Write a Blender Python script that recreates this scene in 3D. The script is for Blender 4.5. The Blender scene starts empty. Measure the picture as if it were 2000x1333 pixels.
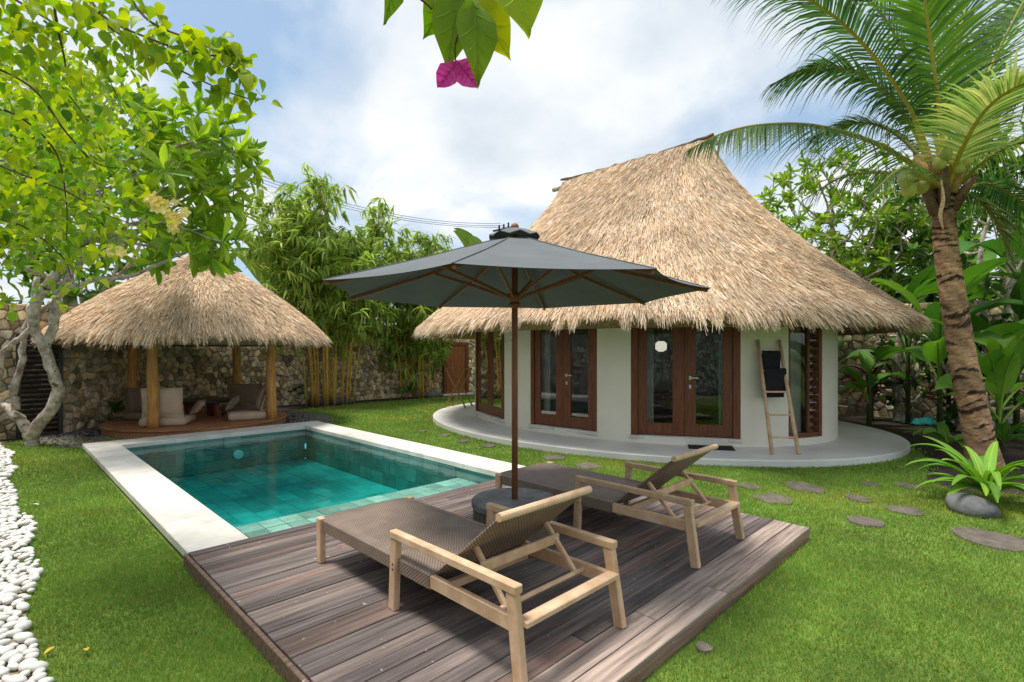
import bpy, math, random
import numpy as np
from mathutils import Vector, Matrix

R = math.radians
rng = np.random.default_rng(11)
random.seed(11)
sc = bpy.context.scene
col = sc.collection

# ------------------------------------------------------------------ camera
CH = 1.5                                   # eye height above the deck
cam_d = bpy.data.cameras.new('camera')
cam = bpy.data.objects.new('camera', cam_d)
col.objects.link(cam)
cam.location = (0, 0, CH)
cam.rotation_euler = (R(90), 0, R(-45))
cam_d.sensor_width = 36
cam_d.lens = 18.29
cam_d.shift_y = 0.00925
cam_d.clip_start = 0.05
cam_d.clip_end = 2000
sc.camera = cam

# ------------------------------------------------------------------ sky, sun, exposure
SUN_EL, SUN_AZ = R(74), R(-50)              # azimuth clockwise from +Y
w = bpy.data.worlds.new('World')
sc.world = w
w.use_nodes = True
nt = w.node_tree
nt.nodes.clear()
def wn(t): return nt.nodes.new(t)
wo = wn('ShaderNodeOutputWorld'); bg = wn('ShaderNodeBackground')
sky = wn('ShaderNodeTexSky'); sky.sky_type = 'NISHITA'; sky.sun_disc = False
sky.sun_elevation = SUN_EL; sky.sun_rotation = SUN_AZ
tcw = wn('ShaderNodeTexCoord'); sep = wn('ShaderNodeSeparateXYZ')
nt.links.new(tcw.outputs['Generated'], sep.inputs[0])
zc = wn('ShaderNodeMath'); zc.operation = 'MAXIMUM'; zc.inputs[1].default_value = 0.0
nt.links.new(sep.outputs[2], zc.inputs[0])
za = wn('ShaderNodeMath'); za.operation = 'ADD'; za.inputs[1].default_value = 0.42
nt.links.new(zc.outputs[0], za.inputs[0])
dx = wn('ShaderNodeMath'); dx.operation = 'DIVIDE'
dy = wn('ShaderNodeMath'); dy.operation = 'DIVIDE'
nt.links.new(sep.outputs[0], dx.inputs[0]); nt.links.new(za.outputs[0], dx.inputs[1])
nt.links.new(sep.outputs[1], dy.inputs[0]); nt.links.new(za.outputs[0], dy.inputs[1])
cmb = wn('ShaderNodeCombineXYZ')
nt.links.new(dx.outputs[0], cmb.inputs[0]); nt.links.new(dy.outputs[0], cmb.inputs[1])
cmb.inputs[2].default_value = 3.7
n1 = wn('ShaderNodeTexNoise'); n1.inputs['Scale'].default_value = 1.9
n1.inputs['Detail'].default_value = 7; n1.inputs['Roughness'].default_value = 0.5
n1.inputs['Distortion'].default_value = 0.25
n2 = wn('ShaderNodeTexNoise'); n2.inputs['Scale'].default_value = 2.6
n2.inputs['Detail'].default_value = 5; n2.inputs['Roughness'].default_value = 0.5
nt.links.new(cmb.outputs[0], n1.inputs['Vector']); nt.links.new(cmb.outputs[0], n2.inputs['Vector'])
r1 = wn('ShaderNodeValToRGB')
r1.color_ramp.elements[0].position = 0.38; r1.color_ramp.elements[0].color = (0, 0, 0, 1)
r1.color_ramp.elements[1].position = 0.56; r1.color_ramp.elements[1].color = (1, 1, 1, 1)
r2 = wn('ShaderNodeValToRGB')
r2.color_ramp.elements[0].position = 0.38; r2.color_ramp.elements[0].color = (4.7, 5.2, 5.7, 1)
r2.color_ramp.elements[1].position = 0.66; r2.color_ramp.elements[1].color = (7.1, 7.15, 7.25, 1)
nt.links.new(n1.outputs['Fac'], r1.inputs[0]); nt.links.new(n2.outputs['Fac'], r2.inputs[0])
mxw = wn('ShaderNodeMix'); mxw.data_type = 'RGBA'
nt.links.new(r1.outputs[0], mxw.inputs[0])
hz = wn('ShaderNodeMix'); hz.data_type = 'RGBA'; hz.inputs[0].default_value = 0.55
nt.links.new(sky.outputs[0], hz.inputs[6]); hz.inputs[7].default_value = (3.3, 4.6, 6.0, 1)
nt.links.new(hz.outputs[2], mxw.inputs[6]); nt.links.new(r2.outputs[0], mxw.inputs[7])
nt.links.new(mxw.outputs[2], bg.inputs[0])
bg.inputs[1].default_value = 0.1
nt.links.new(bg.outputs[0], wo.inputs[0])

sd = bpy.data.lights.new('sun', 'SUN')
sd.energy = 2.9; sd.angle = R(16); sd.color = (1.0, 0.95, 0.87)
sun = bpy.data.objects.new('sun', sd); col.objects.link(sun)
sdir = Vector((math.sin(SUN_AZ) * math.cos(SUN_EL), math.cos(SUN_AZ) * math.cos(SUN_EL), math.sin(SUN_EL)))
sun.rotation_euler = (-sdir).to_track_quat('-Z', 'Y').to_euler()
sun.location = (0, 0, 30)

vs = sc.view_settings
vs.view_transform = 'Standard'; vs.look = 'None'; vs.gamma = 1; vs.exposure = 0.64
vs.use_curve_mapping = False
sc.cycles.transparent_max_bounces = 24
sc.cycles.max_bounces = 7
sc.cycles.diffuse_bounces = 3
sc.cycles.glossy_bounces = 3
sc.cycles.transmission_bounces = 4

# ------------------------------------------------------------------ geometry of the photograph
F, HX, HY = 1016.0, 1000.0, 685.0
S2 = math.sqrt(0.5)
def rd(r, d): return (S2 * (d + r), S2 * (d - r))
def at(x, y, d):
    X, Y = rd((x - HX) / F * d, d)
    return Vector((X, Y, CH + (HY - y) / F * d))
def on(x, y, z=0.0):
    return at(x, y, F * (CH - z) / (y - HY))
def proj(P):
    P = np.asarray(P, float)
    d = (P[..., 0] + P[..., 1]) * S2
    r = (P[..., 0] - P[..., 1]) * S2
    dd = np.where(np.abs(d) < 1e-3, 1e-3, d)
    return HX + F * r / dd, HY - F * (P[..., 2] - CH) / dd, d

# ------------------------------------------------------------------ materials
MATS = {}
def new_mat(name):
    m = bpy.data.materials.new(name); m.use_nodes = True
    m.node_tree.nodes.clear(); MATS[name] = m
    return m, m.node_tree

def M(name, base, rough=0.6, var=0.2, scale=6.0, bump=0.0, bscale=None, stretch=(1, 1, 1), spec=0.3,
      attr=False, objrand=0.0, transl=0.0, tcol=None, base2=None, detail=5, metallic=0.0, noise_rough=0.6, spots=None):
    m, t = new_mat(name)
    N = t.nodes.new; L = t.links.new
    out = N('ShaderNodeOutputMaterial'); p = N('ShaderNodeBsdfPrincipled')
    p.inputs['Roughness'].default_value = rough; p.inputs['Specular IOR Level'].default_value = spec
    p.inputs['Metallic'].default_value = metallic
    tc = N('ShaderNodeTexCoord'); oi = N('ShaderNodeObjectInfo')
    mul = N('ShaderNodeMath'); mul.operation = 'MULTIPLY'; mul.inputs[1].default_value = 61.7
    L(oi.outputs['Random'], mul.inputs[0])
    add = N('ShaderNodeVectorMath'); add.operation = 'ADD'
    L(tc.outputs['Object'], add.inputs[0]); L(mul.outputs[0], add.inputs[1])
    mp = N('ShaderNodeMapping'); mp.inputs['Scale'].default_value = stretch
    L(add.outputs[0], mp.inputs['Vector'])
    no = N('ShaderNodeTexNoise'); no.inputs['Scale'].default_value = scale
    no.inputs['Detail'].default_value = detail; no.inputs['Roughness'].default_value = noise_rough
    L(mp.outputs[0], no.inputs['Vector'])
    b = np.array(base[:3]); b2 = np.array(base2[:3]) if base2 is not None else b
    ra = N('ShaderNodeValToRGB')
    ra.color_ramp.elements[0].position = 0.3; ra.color_ramp.elements[1].position = 0.7
    ra.color_ramp.elements[0].color = (*np.clip(b * (1 - var), 0, 1), 1)
    ra.color_ramp.elements[1].color = (*np.clip(b2 * (1 + var), 0, 1), 1)
    L(no.outputs['Fac'], ra.inputs[0])
    c = ra.outputs[0]
    if attr:
        at_ = N('ShaderNodeAttribute'); at_.attribute_name = 'col'
        mx = N('ShaderNodeMix'); mx.data_type = 'RGBA'; mx.blend_type = 'MULTIPLY'; mx.inputs[0].default_value = 1
        L(c, mx.inputs[6]); L(at_.outputs['Color'], mx.inputs[7]); c = mx.outputs[2]
    if objrand:
        mr = N('ShaderNodeMapRange'); mr.inputs[3].default_value = 1 - objrand; mr.inputs[4].default_value = 1 + objrand
        L(oi.outputs['Random'], mr.inputs[0])
        hs = N('ShaderNodeHueSaturation'); L(mr.outputs[0], hs.inputs['Value']); L(c, hs.inputs['Color']); c = hs.outputs[0]
    if spots:
        sn = N('ShaderNodeTexNoise'); sn.inputs['Scale'].default_value = spots[0]; sn.inputs['Detail'].default_value = 4
        L(add.outputs[0], sn.inputs['Vector'])
        sr = N('ShaderNodeValToRGB'); sr.color_ramp.elements[0].position = spots[1]; sr.color_ramp.elements[1].position = spots[1] + spots[2]
        L(sn.outputs['Fac'], sr.inputs[0])
        mx = N('ShaderNodeMix'); mx.data_type = 'RGBA'; L(sr.outputs[0], mx.inputs[0]); L(c, mx.inputs[6])
        mx.inputs[7].default_value = (*spots[3], 1); c = mx.outputs[2]
    L(c, p.inputs['Base Color'])
    if bump:
        if bscale:
            nb = N('ShaderNodeTexNoise'); nb.inputs['Scale'].default_value = bscale; nb.inputs['Detail'].default_value = 4
            L(mp.outputs[0], nb.inputs['Vector']); h = nb.outputs['Fac']
        else: h = no.outputs['Fac']
        bp = N('ShaderNodeBump'); bp.inputs['Strength'].default_value = bump; bp.inputs['Distance'].default_value = 0.02
        L(h, bp.inputs['Height']); L(bp.outputs[0], p.inputs['Normal'])
    sh = p.outputs[0]
    if transl:
        tr = N('ShaderNodeBsdfTranslucent')
        hs2 = N('ShaderNodeHueSaturation'); hs2.inputs['Saturation'].default_value = 1.08; hs2.inputs['Value'].default_value = 1.7
        L(c, hs2.inputs['Color']); L(hs2.outputs[0], tr.inputs['Color'])
        ms = N('ShaderNodeMixShader'); ms.inputs[0].default_value = transl
        L(sh, ms.inputs[1]); L(tr.outputs[0], ms.inputs[2]); sh = ms.outputs[0]
    L(sh, out.inputs[0])
    return m

def glass_mat(name, tint, boost):
    m, t = new_mat(name); N = t.nodes.new; L = t.links.new
    out = N('ShaderNodeOutputMaterial'); tr = N('ShaderNodeBsdfTransparent'); tr.inputs[0].default_value = (*tint, 1)
    gl = N('ShaderNodeBsdfGlossy'); gl.inputs['Roughness'].default_value = 0.01; gl.inputs[0].default_value = (0.95, 0.97, 0.96, 1)
    fr = N('ShaderNodeFresnel'); fr.inputs[0].default_value = boost
    ms = N('ShaderNodeMixShader'); L(fr.outputs[0], ms.inputs[0]); L(tr.outputs[0], ms.inputs[1]); L(gl.outputs[0], ms.inputs[2])
    L(ms.outputs[0], out.inputs[0]); return m

def water_mat():
    m, t = new_mat('pool_water'); N = t.nodes.new; L = t.links.new
    out = N('ShaderNodeOutputMaterial'); tr = N('ShaderNodeBsdfTransparent')
    gl = N('ShaderNodeBsdfGlossy'); gl.inputs['Roughness'].default_value = 0.015
    tc = N('ShaderNodeTexCoord'); mp = N('ShaderNodeMapping'); mp.inputs['Scale'].default_value = (1.0, 1.0, 1.0)
    L(tc.outputs['Object'], mp.inputs[0])
    a = N('ShaderNodeTexNoise'); a.inputs['Scale'].default_value = 3.2; a.inputs['Detail'].default_value = 4; a.inputs['Distortion'].default_value = 0.6
    L(mp.outputs[0], a.inputs['Vector'])
    bp = N('ShaderNodeBump'); bp.inputs['Strength'].default_value = 0.28; bp.inputs['Distance'].default_value = 0.035
    L(a.outputs['Fac'], bp.inputs['Height'])
    fr = N('ShaderNodeFresnel'); fr.inputs[0].default_value = 1.33
    L(bp.outputs[0], fr.inputs['Normal']); L(bp.outputs[0], gl.inputs['Normal'])
    ge = N('ShaderNodeNewGeometry'); sb = N('ShaderNodeMath'); sb.operation = 'SUBTRACT'; sb.inputs[0].default_value = 1; L(ge.outputs['Backfacing'], sb.inputs[1])
    mu = N('ShaderNodeMath'); mu.operation = 'MULTIPLY'; L(fr.outputs[0], mu.inputs[0]); L(sb.outputs[0], mu.inputs[1])
    ms = N('ShaderNodeMixShader'); L(mu.outputs[0], ms.inputs[0]); L(tr.outputs[0], ms.inputs[1]); L(gl.outputs[0], ms.inputs[2])
    L(ms.outputs[0], out.inputs[0])
    va = N('ShaderNodeVolumeAbsorption'); va.inputs[0].default_value = (0.0, 0.93, 0.90, 1); va.inputs[1].default_value = 0.8
    L(va.outputs[0], out.inputs['Volume'])
    return m

def weave_mat():
    m, t = new_mat('wicker'); N = t.nodes.new; L = t.links.new
    out = N('ShaderNodeOutputMaterial'); p = N('ShaderNodeBsdfPrincipled'); p.inputs['Roughness'].default_value = 0.55
    tc = N('ShaderNodeTexCoord'); sp = N('ShaderNodeSeparateXYZ'); L(tc.outputs['UV'], sp.inputs[0])
    def wv(sock, freq):
        a = N('ShaderNodeMath'); a.operation = 'MULTIPLY'; a.inputs[1].default_value = freq; L(sock, a.inputs[0])
        b = N('ShaderNodeMath'); b.operation = 'SINE'; L(a.outputs[0], b.inputs[0]); return b.outputs[0]
    u = wv(sp.outputs[0], math.pi / 0.0105); v = wv(sp.outputs[1], math.pi / 0.0125)
    pr = N('ShaderNodeMath'); pr.operation = 'MULTIPLY'; L(u, pr.inputs[0]); L(v, pr.inputs[1])
    mr = N('ShaderNodeMapRange'); mr.inputs[1].default_value = -1; mr.inputs[2].default_value = 1; L(pr.outputs[0], mr.inputs[0])
    ra = N('ShaderNodeValToRGB'); ra.color_ramp.elements[0].position = 0.25; ra.color_ramp.elements[1].position = 0.75
    ra.color_ramp.elements[0].color = (0.17, 0.12, 0.092, 1); ra.color_ramp.elements[1].color = (0.40, 0.30, 0.235, 1)
    L(mr.outputs[0], ra.inputs[0])
    no = N('ShaderNodeTexNoise'); no.inputs['Scale'].default_value = 9; L(tc.outputs['Object'], no.inputs['Vector'])
    mx = N('ShaderNodeMix'); mx.data_type = 'RGBA'; mx.blend_type = 'MULTIPLY'; mx.inputs[0].default_value = 0.5
    L(ra.outputs[0], mx.inputs[6]); L(no.outputs['Fac'], mx.inputs[7]); 
    L(mx.outputs[2], p.inputs['Base Color'])
    bp = N('ShaderNodeBump'); bp.inputs['Strength'].default_value = 0.6; bp.inputs['Distance'].default_value = 0.004
    L(mr.outputs[0], bp.inputs['Height']); L(bp.outputs[0], p.inputs['Normal']); L(p.outputs[0], out.inputs[0])
    return m

def palm_bark():
    m = M('palm_bark', (0.37, 0.255, 0.165), 0.9, 0.4, 16, 0.5, stretch=(1, 1, 2.5), attr=True)
    return m

M('lawn_soil', (0.09, 0.155, 0.026), 0.9, 0.35, 2.2, 0.4, 60, base2=(0.13, 0.20, 0.03))
M('grass', (0.25, 0.385, 0.085), 0.6, 0.22, 0.9, attr=True, transl=0.3, spec=0.25)
M('soil', (0.045, 0.033, 0.024), 0.95, 0.4, 9, 0.6, 40)
M('coping', (0.66, 0.62, 0.55), 0.7, 0.12, 3, 0.15, 120, base2=(0.72, 0.69, 0.63), objrand=0.03, spots=(2.2, .62, .25, (.58, .53, .45)))
M('terrazzo', (0.76, 0.73, 0.68), 0.5, 0.12, 0.9, 0.03, 60, base2=(0.76, 0.74, 0.71), spec=0.4, spots=(1.1, .58, .25, (.60, .57, .52)))
M('plaster', (0.82, 0.77, 0.66), 0.8, 0.06, 1.1, 0.08, 60)
M('tile', (0.088, 0.31, 0.293), 0.35, 0.2, 7, objrand=0.25)
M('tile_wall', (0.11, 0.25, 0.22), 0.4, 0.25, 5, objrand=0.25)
M('tile_pale', (0.30, 0.43, 0.36), 0.4, 0.25, 6, objrand=0.35)
M('pool_grout', (0.07, 0.25, 0.23), 0.7, 0.2, 7)
M('deck_wood', (0.172, 0.146, 0.136), 0.7, 0.55, 4, 0.35, 30, stretch=(0.45, 9, 9), attr=True, spec=0.25, detail=8, spots=(26, 0.71, 0.02, (0.5, 0.47, 0.43)))
M('teak', (0.60, 0.385, 0.225), 0.6, 0.12, 9, 0.06, 60, objrand=0.10, base2=(0.68, 0.48, 0.32), spec=0.25)
M('dark_teak', (0.235, 0.105, 0.05), 0.5, 0.25, 6, 0.1, 40, stretch=(8, 8, 1))
M('door_wood', (0.17, 0.058, 0.026), 0.42, 0.4, 5, 0.08, 40, stretch=(8, 8, 0.8), spec=0.4)
M('door_plank', (0.28, 0.10, 0.035), 0.5, 0.3, 5, 0.1, 40, stretch=(8, 8, 0.8))
M('post_wood', (0.50, 0.225, 0.055), 0.6, 0.25, 5, 0.12, 30, stretch=(6, 6, 0.7), base2=(0.54, 0.29, 0.09))
M('platform_wood', (0.42, 0.19, 0.09), 0.5, 0.3, 5, 0.1, 40, stretch=(0.7, 8, 8), objrand=0.18)
M('thatch_core', (0.25, 0.17, 0.085), 0.95, 0.4, 20, 0.8, stretch=(1, 1, 0.3))
M('thatch', (0.92, 0.775, 0.61), 0.75, 0.08, 1.2, attr=True, transl=0.10, spec=0.15)
M('ridge_rope', (0.17, 0.125, 0.08), 0.9, 0.4, 30, 0.5)
M('canopy_cloth', (0.148, 0.160, 0.165), 0.85, 0.08, 4, 0.12, 500, spec=0.1)
M('concrete', (0.13, 0.133, 0.135), 0.6, 0.3, 5, 0.08, 60, base2=(0.19, 0.19, 0.19))
M('concrete_side', (0.13, 0.105, 0.08), 0.8, 0.4, 6, 0.3, stretch=(1, 1, 0.4))
M('cushion', (0.56, 0.43, 0.31), 0.9, 0.08, 5, 0.15, 300)
M('cushion_dark', (0.25, 0.185, 0.135), 0.9, 0.1, 5, 0.15, 300)
M('red_wood', (0.22, 0.055, 0.025), 0.4, 0.3, 6, stretch=(1, 8, 8))
M('dark_top', (0.04, 0.03, 0.025), 0.35, 0.3, 6)
M('stone', (0.64, 0.56, 0.43), 0.9, 0.4, 9, 0.8, 22, attr=True, detail=8)
M('mortar', (0.30, 0.25, 0.18), 0.95, 0.4, 12, 0.6)
M('pebble', (0.76, 0.74, 0.69), 0.6, 0.06, 10, 0.05, objrand=0.08)
M('gravel', (0.22, 0.20, 0.18), 0.9, 0.3, 10, 0.2, attr=True)
M('step_stone', (0.135, 0.112, 0.095), 0.9, 0.35, 9, 0.5, 30, objrand=0.15)
M('boulder', (0.14, 0.14, 0.145), 0.85, 0.35, 6, 0.4, 25, objrand=0.25)
M('towel', (0.035, 0.033, 0.042), 1.0, 0.15, 40, 0.5, 500, spec=0.05)
M('rubber', (0.018, 0.018, 0.02), 0.8, 0.2, 40, 0.3)
M('curtain', (0.62, 0.61, 0.57), 0.9, 0.05, 5, transl=0.25)
M('steel', (0.7, 0.7, 0.68), 0.3, 0.05, 5, metallic=0.9)
M('interior', (0.30, 0.28, 0.25), 0.9, 0.1, 3)
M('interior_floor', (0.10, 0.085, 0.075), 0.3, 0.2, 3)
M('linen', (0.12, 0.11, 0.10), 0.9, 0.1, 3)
M('bark_grey', (0.30, 0.235, 0.165), 0.9, 0.45, 9, 0.8, 25, base2=(0.47, 0.42, 0.34), spots=(14, .62, .06, (.13, .09, .055)))
M('twig', (0.095, 0.055, 0.035), 0.8, 0.3, 20)
palm_bark()
M('leaf', (0.95, 0.95, 0.95), 0.5, 0.10, 8, attr=True, transl=0.42, spec=0.25)
M('leaf_thick', (0.95, 0.95, 0.95), 0.5, 0.14, 7, attr=True, transl=0.26, spec=0.22)
M('bract', (0.55, 0.03, 0.26), 0.6, 0.2, 40, transl=0.4, base2=(0.62, 0.10, 0.36))
M('flower', (0.92, 0.76, 0.30), 0.6, 0.15, 20, transl=0.3)
M('culm', (0.62, 0.38, 0.07), 0.4, 0.2, 5, stretch=(1, 1, 0.6), attr=True, spec=0.4)
M('coconut', (0.40, 0.42, 0.09), 0.45, 0.25, 9, objrand=0.15)
M('rachis', (0.42, 0.38, 0.08), 0.5, 0.2, 8)
M('stem_green', (0.075, 0.085, 0.03), 0.7, 0.4, 9)
M('stand_wood', (0.36, 0.18, 0.075), 0.5, 0.2, 9)
M('cable', (0.03, 0.03, 0.035), 0.7, 0.1, 5)
M('tarp', (0.02, 0.30, 0.27), 0.6, 0.2, 8)
M('shutter', (0.05, 0.042, 0.036), 0.6, 0.2, 8)
M('lamp_disc', (0.75, 0.85, 0.85), 0.4, 0.05, 8)
M('yellow_leaf', (0.62, 0.42, 0.05), 0.6, 0.2, 20)
glass_mat('glass', (0.92, 0.94, 0.93), 1.48)
glass_mat('window_glass', (0.85, 0.87, 0.86), 1.18)
water_mat(); weave_mat()
m, t = new_mat('lantern'); e = t.nodes.new('ShaderNodeEmission'); e.inputs[0].default_value = (1, 0.93, 0.78, 1); e.inputs[1].default_value = 0.5
t.links.new(e.outputs[0], t.nodes.new('ShaderNodeOutputMaterial').inputs[0])
# stone look for the garden wall that only shows in reflections
m, t = new_mat('rubble'); N = t.nodes.new; L = t.links.new
p = N('ShaderNodeBsdfPrincipled'); p.inputs['Roughness'].default_value = 0.9; o_ = N('ShaderNodeOutputMaterial'); L(p.outputs[0], o_.inputs[0])
tc = N('ShaderNodeTexCoord'); v1 = N('ShaderNodeTexVoronoi'); v1.feature = 'DISTANCE_TO_EDGE'; v1.inputs['Scale'].default_value = 5
v2 = N('ShaderNodeTexVoronoi'); v2.inputs['Scale'].default_value = 5
L(tc.outputs['Object'], v1.inputs['Vector']); L(tc.outputs['Object'], v2.inputs['Vector'])
ra = N('ShaderNodeValToRGB'); ra.color_ramp.elements[0].position = 0.02; ra.color_ramp.elements[1].position = 0.14; L(v1.outputs[0], ra.inputs[0])
hs = N('ShaderNodeHueSaturation'); hs.inputs['Saturation'].default_value = 0.15; L(v2.outputs['Color'], hs.inputs['Color'])
mx = N('ShaderNodeMix'); mx.data_type = 'RGBA'; L(ra.outputs[0], mx.inputs[0]); mx.inputs[6].default_value = (0.06, 0.05, 0.04, 1); L(hs.outputs[0], mx.inputs[7])
L(mx.outputs[2], p.inputs['Base Color'])

# ------------------------------------------------------------------ mesh helpers
ORG = {}
def org(o): return ORG.get(o.name, Vector((0, 0, 0))) if o else Vector((0, 0, 0))
def tag(o, label=None, cat=None, group=None, kind=None):
    if label: o['label'] = label
    if cat: o['category'] = cat
    if group: o['group'] = group
    if kind: o['kind'] = kind
    return o
def empty(name, loc, label=None, cat=None, group=None):
    o = bpy.data.objects.new(name, None); col.objects.link(o); o.location = loc
    o.empty_display_size = 0.1
    ORG[o.name] = Vector(loc); return tag(o, label, cat, group)
def link(name, me, mat, parent=None):
    if mat and not me.materials: me.materials.append(MATS[mat])
    o = bpy.data.objects.new(name, me); col.objects.link(o)
    if parent: o.parent = parent
    ORG[o.name] = org(parent)
    return o
def set_col(me, C):
    a = me.color_attributes.new('col', 'FLOAT_COLOR', 'POINT')
    C = np.asarray(C, np.float32)
    if C.shape[1] == 3: C = np.hstack([C, np.ones((len(C), 1), np.float32)])
    a.data.foreach_set('color', C.ravel())
def mesh_np(name, V, Fa, mat, parent=None, C=None, smooth=False):
    V = np.asarray(V, np.float32) - np.array(org(parent), np.float32)
    me = bpy.data.meshes.new(name)
    if not isinstance(Fa, list): Fa = [Fa]
    Fa = [np.asarray(f, np.int32) for f in Fa if len(f)]
    loops = np.concatenate([f.ravel() for f in Fa])
    sizes = np.concatenate([np.full(len(f), f.shape[1], np.int32) for f in Fa])
    starts = np.concatenate([[0], np.cumsum(sizes)[:-1]]).astype(np.int32)
    me.vertices.add(len(V)); me.vertices.foreach_set('co', V.ravel())
    me.loops.add(len(loops)); me.loops.foreach_set('vertex_index', loops)
    me.polygons.add(len(sizes)); me.polygons.foreach_set('loop_start', starts)
    me.polygons.foreach_set('use_smooth', np.full(len(sizes), smooth))
    me.update(calc_edges=True)
    if C is not None: set_col(me, C)
    return link(name, me, mat, parent)

class MB:
    def __init__(s): s.v = []; s.f = []; s.c = []; s.cur = None; s.uv = None
    def add(s, vs_, fs_):
        n = len(s.v); s.v += [tuple(v) for v in vs_]; s.f += [tuple(i + n for i in f) for f in fs_]
        if s.cur is not None: s.c += [s.cur] * len(vs_)
        return s
    def cbox(s, c, size, ch=0.004, rot=None):
        hx, hy, hz = size[0] / 2, size[1] / 2, size[2] / 2
        ch = min(ch, hx * .45, hy * .45, hz * .45)
        vv = []; idx = {}
        for sx in (-1, 1):
            for sy in (-1, 1):
                for sz in (-1, 1):
                    for k, (a, b, d) in enumerate(((hx, hy - ch, hz - ch), (hx - ch, hy, hz - ch), (hx - ch, hy - ch, hz))):
                        idx[sx, sy, sz, k] = len(vv); vv.append(Vector((sx * a, sy * b, sz * d)))
        ff = []
        for sx in (-1, 1):
            q = [idx[sx, -1, -1, 0], idx[sx, 1, -1, 0], idx[sx, 1, 1, 0], idx[sx, -1, 1, 0]]; ff.append(q if sx > 0 else q[::-1])
        for sy in (-1, 1):
            q = [idx[-1, sy, -1, 1], idx[1, sy, -1, 1], idx[1, sy, 1, 1], idx[-1, sy, 1, 1]]; ff.append(q if sy < 0 else q[::-1])
        for sz in (-1, 1):
            q = [idx[-1, -1, sz, 2], idx[1, -1, sz, 2], idx[1, 1, sz, 2], idx[-1, 1, sz, 2]]; ff.append(q if sz > 0 else q[::-1])
        for a in (-1, 1):
            for b in (-1, 1):
                q = [idx[a, b, -1, 0], idx[a, b, -1, 1], idx[a, b, 1, 1], idx[a, b, 1, 0]]; ff.append(q if a * b > 0 else q[::-1])
                q = [idx[a, -1, b, 0], idx[a, -1, b, 2], idx[a, 1, b, 2], idx[a, 1, b, 0]]; ff.append(q[::-1] if a * b > 0 else q)
                q = [idx[-1, a, b, 1], idx[-1, a, b, 2], idx[1, a, b, 2], idx[1, a, b, 1]]; ff.append(q if a * b > 0 else q[::-1])
                for d in (-1, 1):
                    q = [idx[a, b, d, 0], idx[a, b, d, 1], idx[a, b, d, 2]]; ff.append(q if a * b * d > 0 else q[::-1])
        if rot is not None: vv = [rot @ v for v in vv]
        c = Vector(c)
        return s.add([v + c for v in vv], ff)
    def beam(s, p0, p1, wd, ht, up=(0, 0, 1), ch=0.004):
        p0 = Vector(p0); p1 = Vector(p1); d = (p1 - p0); ln = d.length; d.normalize()
        x = d.cross(Vector(up)).normalized(); z = x.cross(d)
        rot = Matrix((x, d, z)).transposed()
        return s.cbox((p0 + p1) / 2, (wd, ln, ht), ch, rot)
    def tube(s, path, rad, sides=8, cap=True):
        path = [Vector(p) for p in path]; n = len(path)
        if not hasattr(rad, '__len__'): rad = [rad] * n
        vv = []; ff = []; prev = None
        for i, p in enumerate(path):
            tdir = (path[min(i + 1, n - 1)] - path[max(i - 1, 0)]).normalized()
            if prev is None:
                a = tdir.cross(Vector((0, 0, 1)))
                if a.length < 0.05: a = tdir.cross(Vector((1, 0, 0)))
            else: a = prev - tdir * prev.dot(tdir)
            a.normalize(); prev = a; b = tdir.cross(a)
            for k in range(sides):
                th = 2 * math.pi * k / sides
                vv.append(p + (a * math.cos(th) + b * math.sin(th)) * rad[i])
        for i in range(n - 1):
            for k in range(sides):
                k2 = (k + 1) % sides
                ff.append((i * sides + k, i * sides + k2, (i + 1) * sides + k2, (i + 1) * sides + k))
        if cap:
            ff.append(tuple(range(sides))[::-1]); ff.append(tuple((n - 1) * sides + k for k in range(sides)))
        return s.add(vv, ff)
    def lathe(s, c, prof, sides=24):
        vv = []; ff = []; c = Vector(c); n = len(prof)
        for (r_, z_) in prof:
            for k in range(sides):
                th = 2 * math.pi * k / sides; vv.append(c + Vector((r_ * math.cos(th), r_ * math.sin(th), z_)))
        for i in range(n - 1):
            for k in range(sides):
                k2 = (k + 1) % sides
                ff.append((i * sides + k, i * sides + k2, (i + 1) * sides + k2, (i + 1) * sides + k))
        ff.append(tuple(range(sides))[::-1]); ff.append(tuple((n - 1) * sides + k for k in range(sides)))
        return s.add(vv, ff)
    def build(s, name, mat, parent=None, smooth=False, world=True):
        o_ = org(parent) if world else Vector((0, 0, 0))
        me = bpy.data.meshes.new(name)
        me.from_pydata([(v[0] - o_.x, v[1] - o_.y, v[2] - o_.z) for v in s.v], [], s.f)
        if smooth: me.polygons.foreach_set('use_smooth', np.full(len(me.polygons), True))
        if s.c: set_col(me, s.c)
        me.update()
        return link(name, me, mat, parent)

def copy_tree(o, parent=None):
    c = o.copy(); col.objects.link(c); c.parent = parent
    for ch in list(o.children): copy_tree(ch, c)
    return c

def blob(mb, c, size, seed=0, n=2, rough=0.12, flat=0.0):
    """an irregular rounded stone"""
    import bmesh
    bm = bmesh.new(); bmesh.ops.create_icosphere(bm, subdivisions=n, radius=1)
    rr = random.Random(seed); a = [Vector((rr.uniform(-1, 1), rr.uniform(-1, 1), rr.uniform(-1, 1))) for _ in range(5)]
    vv = []
    for v in bm.verts:
        k = 1 + rough * sum(math.sin(2.2 * v.co.dot(q) + i) for i, q in enumerate(a)) / 2
        p = v.co * k
        vv.append(Vector((c[0] + p.x * size[0], c[1] + p.y * size[1], c[2] + p.z * size[2])))
    bm.verts.index_update()
    ff = [[v.index for v in f.verts] for f in bm.faces]
    bm.free(); return mb.add(vv, ff)

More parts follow.
